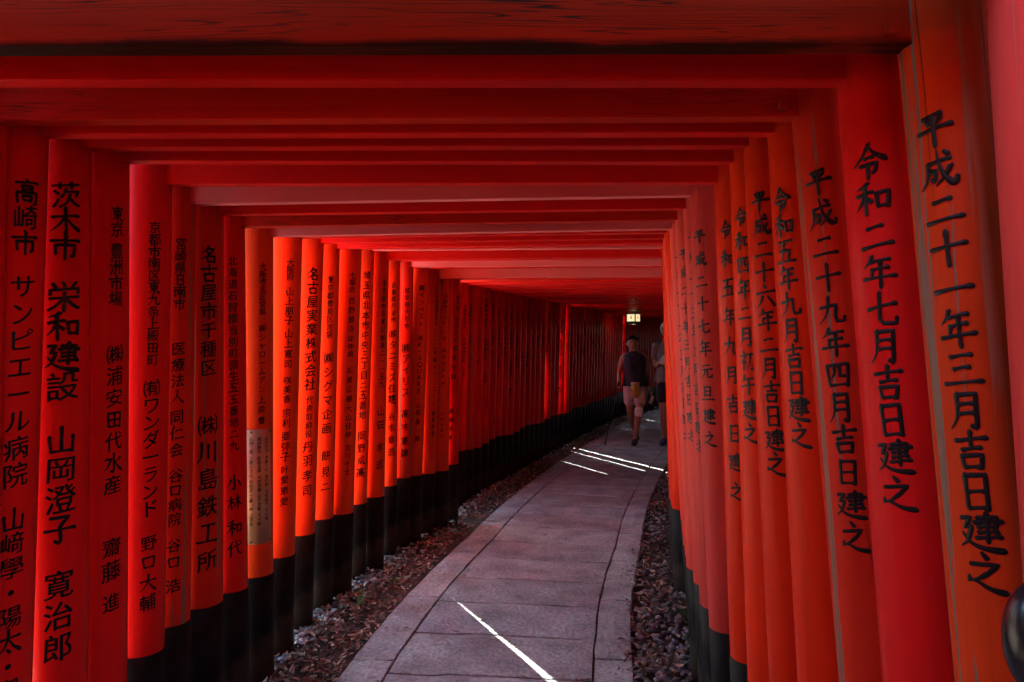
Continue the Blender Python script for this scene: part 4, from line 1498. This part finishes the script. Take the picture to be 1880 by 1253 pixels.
for sx in (-1, 1):
    vs, fs = [], []
    tube(vs, fs, [(sx * .09, .08, 1.385), (sx * .098, -.06, 1.40), (sx * .10, -.155, 1.33), (sx * .06, -.185, 1.22), (sx * .015, -.19, 1.12)], .008, 8)
    new_mesh("shoulder_strap", vs, fs, M_NAVY, wom, True)
# walking stick, gripped in the hand on the picture's left
hand = Vector(JW['wrL']) + Vector((-.02, -.085, -.03))
tip = Vector((-.46, -.20, 0.0))
st = empty("walking_stick", (wx + tip.x, ZW + tip.y, PATH_Z))
top = hand - tip + (hand - tip).normalized() * .06
vs, fs = [], []
tube(vs, fs, [(0, 0, .03), top * .6, top], [.008, .009, .010], 8)
new_mesh("shaft", vs, fs, M_STEEL, st, True)
vs, fs = [], []
tube(vs, fs, [top * .93, top], [.015, .016], 10)
new_mesh("grip", vs, fs, M_GLOSS, st, True)
vs, fs = [], []
tube(vs, fs, [(0, 0, 0), top.normalized() * .05], [.010, .013], 8)
new_mesh("rubber_tip", vs, fs, M_GLOSS, st, True)
tag(st, "thin black walking stick held by the walking person, its tip on the path", "walking stick")
# yellow drinks pouch at the waist
po_ = empty("pouch", (wx - .005, ZW - .20, PATH_Z + .83))
vs, fs = [], []
lathe(vs, fs, [(.040, -.11), (.052, -.09), (.058, .0), (.062, .08)], 20)
p_ = new_mesh("bag", vs, fs, M_YEL, po_, True)
vs, fs = [], []
lathe(vs, fs, [(.064, .078), (.066, .105), (.055, .118)], 20)
new_mesh("rim", vs, fs, simple("pale_yellow", (.50, .40, .20), .7), po_, True)
vs, fs = [], []
tube(vs, fs, [(0, .03, .10), (.04, .07, .17), (.05, .10, .22)], .006, 6)
new_mesh("strap", vs, fs, M_STEEL, po_, True)
tag(po_, "yellow pouch with a pale rim hanging at the walking person's waist", "pouch")
# folded paper in the other hand
pp = empty("paper", (wx + .255, ZW - .10, PATH_Z + .70))
bm = bmesh.new(); box_bm(bm, .01, 0, -.02, .05, .004, .13, .0, Matrix.Rotation(rad(18), 4, 'Y')); box_bm(bm, .012, .006, -.022, .047, .003, .125, .0, Matrix.Rotation(rad(24), 4, 'Y'))
from_bm("sheet", bm, M_WHITE, pp)
tag(pp, "small folded white paper in the walking person's lowered hand", "paper")

ZM = 11.43
mx = (1226 - 940) * ZM / F
JM = dict(pelvis=(0, 0, 1.0), waist=(0, 0, 1.16), chest=(0, -.01, 1.34), upper=(0, -.01, 1.48), neck=(-.01, -.03, 1.585), skull=(-.025, -.05, 1.67), head=(-.03, -.055, 1.735),
          shL=(-.165, 0, 1.47), elL=(-.185, .04, 1.19), wrL=(-.15, -.2, 1.25), shR=(.19, 0, 1.47), elR=(.24, .06, 1.2), wrR=(.24, -.05, .96),
          hipL=(-.085, 0, .96), knL=(-.075, -.06, .52), anL=(-.04, .02, .12), toL=(-.11, -.13, .04),
          hipR=(.10, 0, .96), knR=(.11, .03, .53), anR=(.12, .12, .12), toR=(.10, -.03, .04),
          sdL=(.3, .2, .9), cuL=.9, hdL=(.25, -.9, .3), sdR=(0, 1, 0), cuR=.5)
man, gm, L3m = person(JM, (mx, ZM, PATH_Z), "person in tan t-shirt, navy shorts and blue shoes half hidden behind the right posts", .235, rad(-25),
                      dict(skin=M_SKIN, hair=M_HAIR, cap=M_WHITE, top=M_TAN, shorts=M_NAVY, shoe=M_BLUES, sleeve=.62), cap=True)
gm("yellow_panel", [((-.07, -.118, 1.44), (.034, .012), None), ((-.075, -.128, 1.30), (.036, .012), (-.07, -.118, 1.44)), ((-.07, -.122, 1.18), (.03, .012), (-.075, -.128, 1.30))], M_YEL)
ph = empty("phone", (mx - .135, ZM - .33, PATH_Z + 1.29))
bm = bmesh.new(); box_bm(bm, 0, 0, 0, .075, .01, .14, .004, Matrix.Rotation(rad(-25), 4, 'X') @ Matrix.Rotation(rad(30), 4, 'Y'))
from_bm("case", bm, M_WHITE, ph)  # white colour stands in for a glint of sun at the hand
bm = bmesh.new(); box_bm(bm, 0, .0062, 0, .068, .002, .13, .0, Matrix.Rotation(rad(-25), 4, 'X') @ Matrix.Rotation(rad(30), 4, 'Y'))
from_bm("screen", bm, M_GLOSS, ph)
tag(ph, "phone held up by the half hidden person, white standing for sun glint", "phone")

# ------------------------------------------------------------------ unseen trees added on the sunny side to shade the tunnel
M_BARK = simple("cedar_bark", (.08, .05, .035), .9, var=.4, scale=12, bump=.8)
M_FOL = simple("tree_foliage", (.05, .085, .025), .6, var=.5, scale=2.0)


def tree(c_, t, zc, rad_c, rad_z, n, seed, label):
    """Tree whose crown stands on the line towards the sun; c_ across that line, t along it."""
    r_ = random.Random(seed)
    sx, sy = math.sin(SUN_AZ), math.cos(SUN_AZ)
    x = sy * c_ + sx * t; y = -sx * c_ + sy * t
    root = empty("tree", (x, y, 0))
    vs, fs = [], []
    H = zc + rad_z * .8
    tube(vs, fs, [(0, 0, -.1), (.02, 0, H * .3), (-.03, .04, H * .65), (0, 0, H)], [.2, .16, .11, .02], 10)
    for i in range(16):
        z = zc - rad_z * .9 + rad_z * 1.6 * i / 16
        a = i * 2.4
        l = rad_c * .85 * max(.25, 1 - abs(z - zc) / rad_z * .7)
        tube(vs, fs, [(0, 0, z), (math.cos(a) * l * .5, math.sin(a) * l * .5, z + .15), (math.cos(a) * l, math.sin(a) * l, z + .2)], [.05, .03, .01], 6)
    new_mesh("trunk", vs, fs, M_BARK, root, True)
    vs, fs = [], []
    for i in range(n):
        while True:
            u = Vector((r_.uniform(-1, 1), r_.uniform(-1, 1), r_.uniform(-1, 1)))
            if .25 < u.length < 1: break
        if noise.noise(u * 2.6 + Vector((seed * 7, 0, 0))) < -.22: continue
        p = Vector((u.x * rad_c, u.y * rad_c, zc + u.z * rad_z))
        L_ = r_.uniform(.10, .22)
        rot = Matrix.Rotation(r_.random() * 6.28, 3, 'Z') @ Matrix.Rotation(r_.uniform(-1.2, 1.2), 3, 'X')
        b = len(vs)
        for q in ((-.5, 0, 0), (0, -.3, .05), (.5, 0, 0), (0, .3, .05)):
            vs.append(p + rot @ (Vector(q) * L_ * 1.5))
        fs.append((b, b + 1, b + 2, b + 3))
    new_mesh("crown", vs, fs, M_FOL, root)
    tag(root, label, "tree", "unseen trees added to shade the gates")


TREE_SPECS = [(-.15, 9.0, 5.9, .55, 4.2, 4000, 1), (-7.5, 8.0, 5.7, 1.7, 4.0, 6000, 2), (3.75, 13.5, 5.2, .6, 3.6, 4500, 3), (6.75, 17.0, 5.6, 1.1, 3.6, 8000, 4),
              (10.2, 20.5, 5.6, 1.5, 3.8, 9000, 5), (13.0, 23.0, 5.8, 1.5, 4.0, 9000, 6), (16.2, 23.5, 5.9, 1.8, 4.0, 9000, 8), (19.8, 24.5, 5.9, 2.0, 4.0, 9000, 9), (5.0, 12.6, 5.5, .85, 1.7, 4500, 7)]
for sp in TREE_SPECS:
    tree(*sp, "unseen leafy tree added outside the left gates to shade them")


def shrub(s, d, h, r, seed):  # unseen shrub, added to block sun and low sky light
    q = offset_pt(s, d)
    r_ = random.Random(seed)
    root = empty("shrub", (q.x, q.y, 0))
    vs, fs = [], []
    for i in range(9):
        a = i * 2.4; l = r * r_.uniform(.4, .9); hh = h * r_.uniform(.6, .95)
        tube(vs, fs, [(0, 0, -.05), (math.cos(a) * l * .4, math.sin(a) * l * .4, hh * .5), (math.cos(a) * l, math.sin(a) * l, hh)], [.04, .025, .008], 6)
    new_mesh("trunk", vs, fs, M_BARK, root, True)
    vs, fs = [], []
    for i in range(3000):
        while True:
            u = Vector((r_.uniform(-1, 1), r_.uniform(-1, 1), r_.uniform(-1, 1)))
            if .3 < u.length < 1: break
        if noise.noise(u * 2.4 + Vector((seed * 3, 0, 0))) < -.3: continue
        p = Vector((u.x * r, u.y * r, h * .52 + u.z * h * .5))
        L_ = r_.uniform(.07, .15)
        rot = Matrix.Rotation(r_.random() * 6.28, 3, 'Z') @ Matrix.Rotation(r_.uniform(-1.2, 1.2), 3, 'X')
        b = len(vs)
        for v in ((-.5, 0, 0), (0, -.3, .05), (.5, 0, 0), (0, .3, .05)):
            vs.append(p + rot @ (Vector(v) * L_ * 1.5))
        fs.append((b, b + 1, b + 2, b + 3))
    new_mesh("crown", vs, fs, M_FOL, root)
    tag(root, "unseen evergreen shrub added outside the left gates to block light", "shrub", "unseen shrubs added to block light")


for i in range(9):
    shrub(9.3 + i * 1.15, -2.75 - .25 * (i % 2), 2.1 + .2 * math.sin(i * 2.1), 1.0, 20 + i)
for i in range(4):
    shrub(-2.0 + i * 1.1, -2.7 - .2 * (i % 2), 2.6 + .2 * math.sin(i), .95, 40 + i)
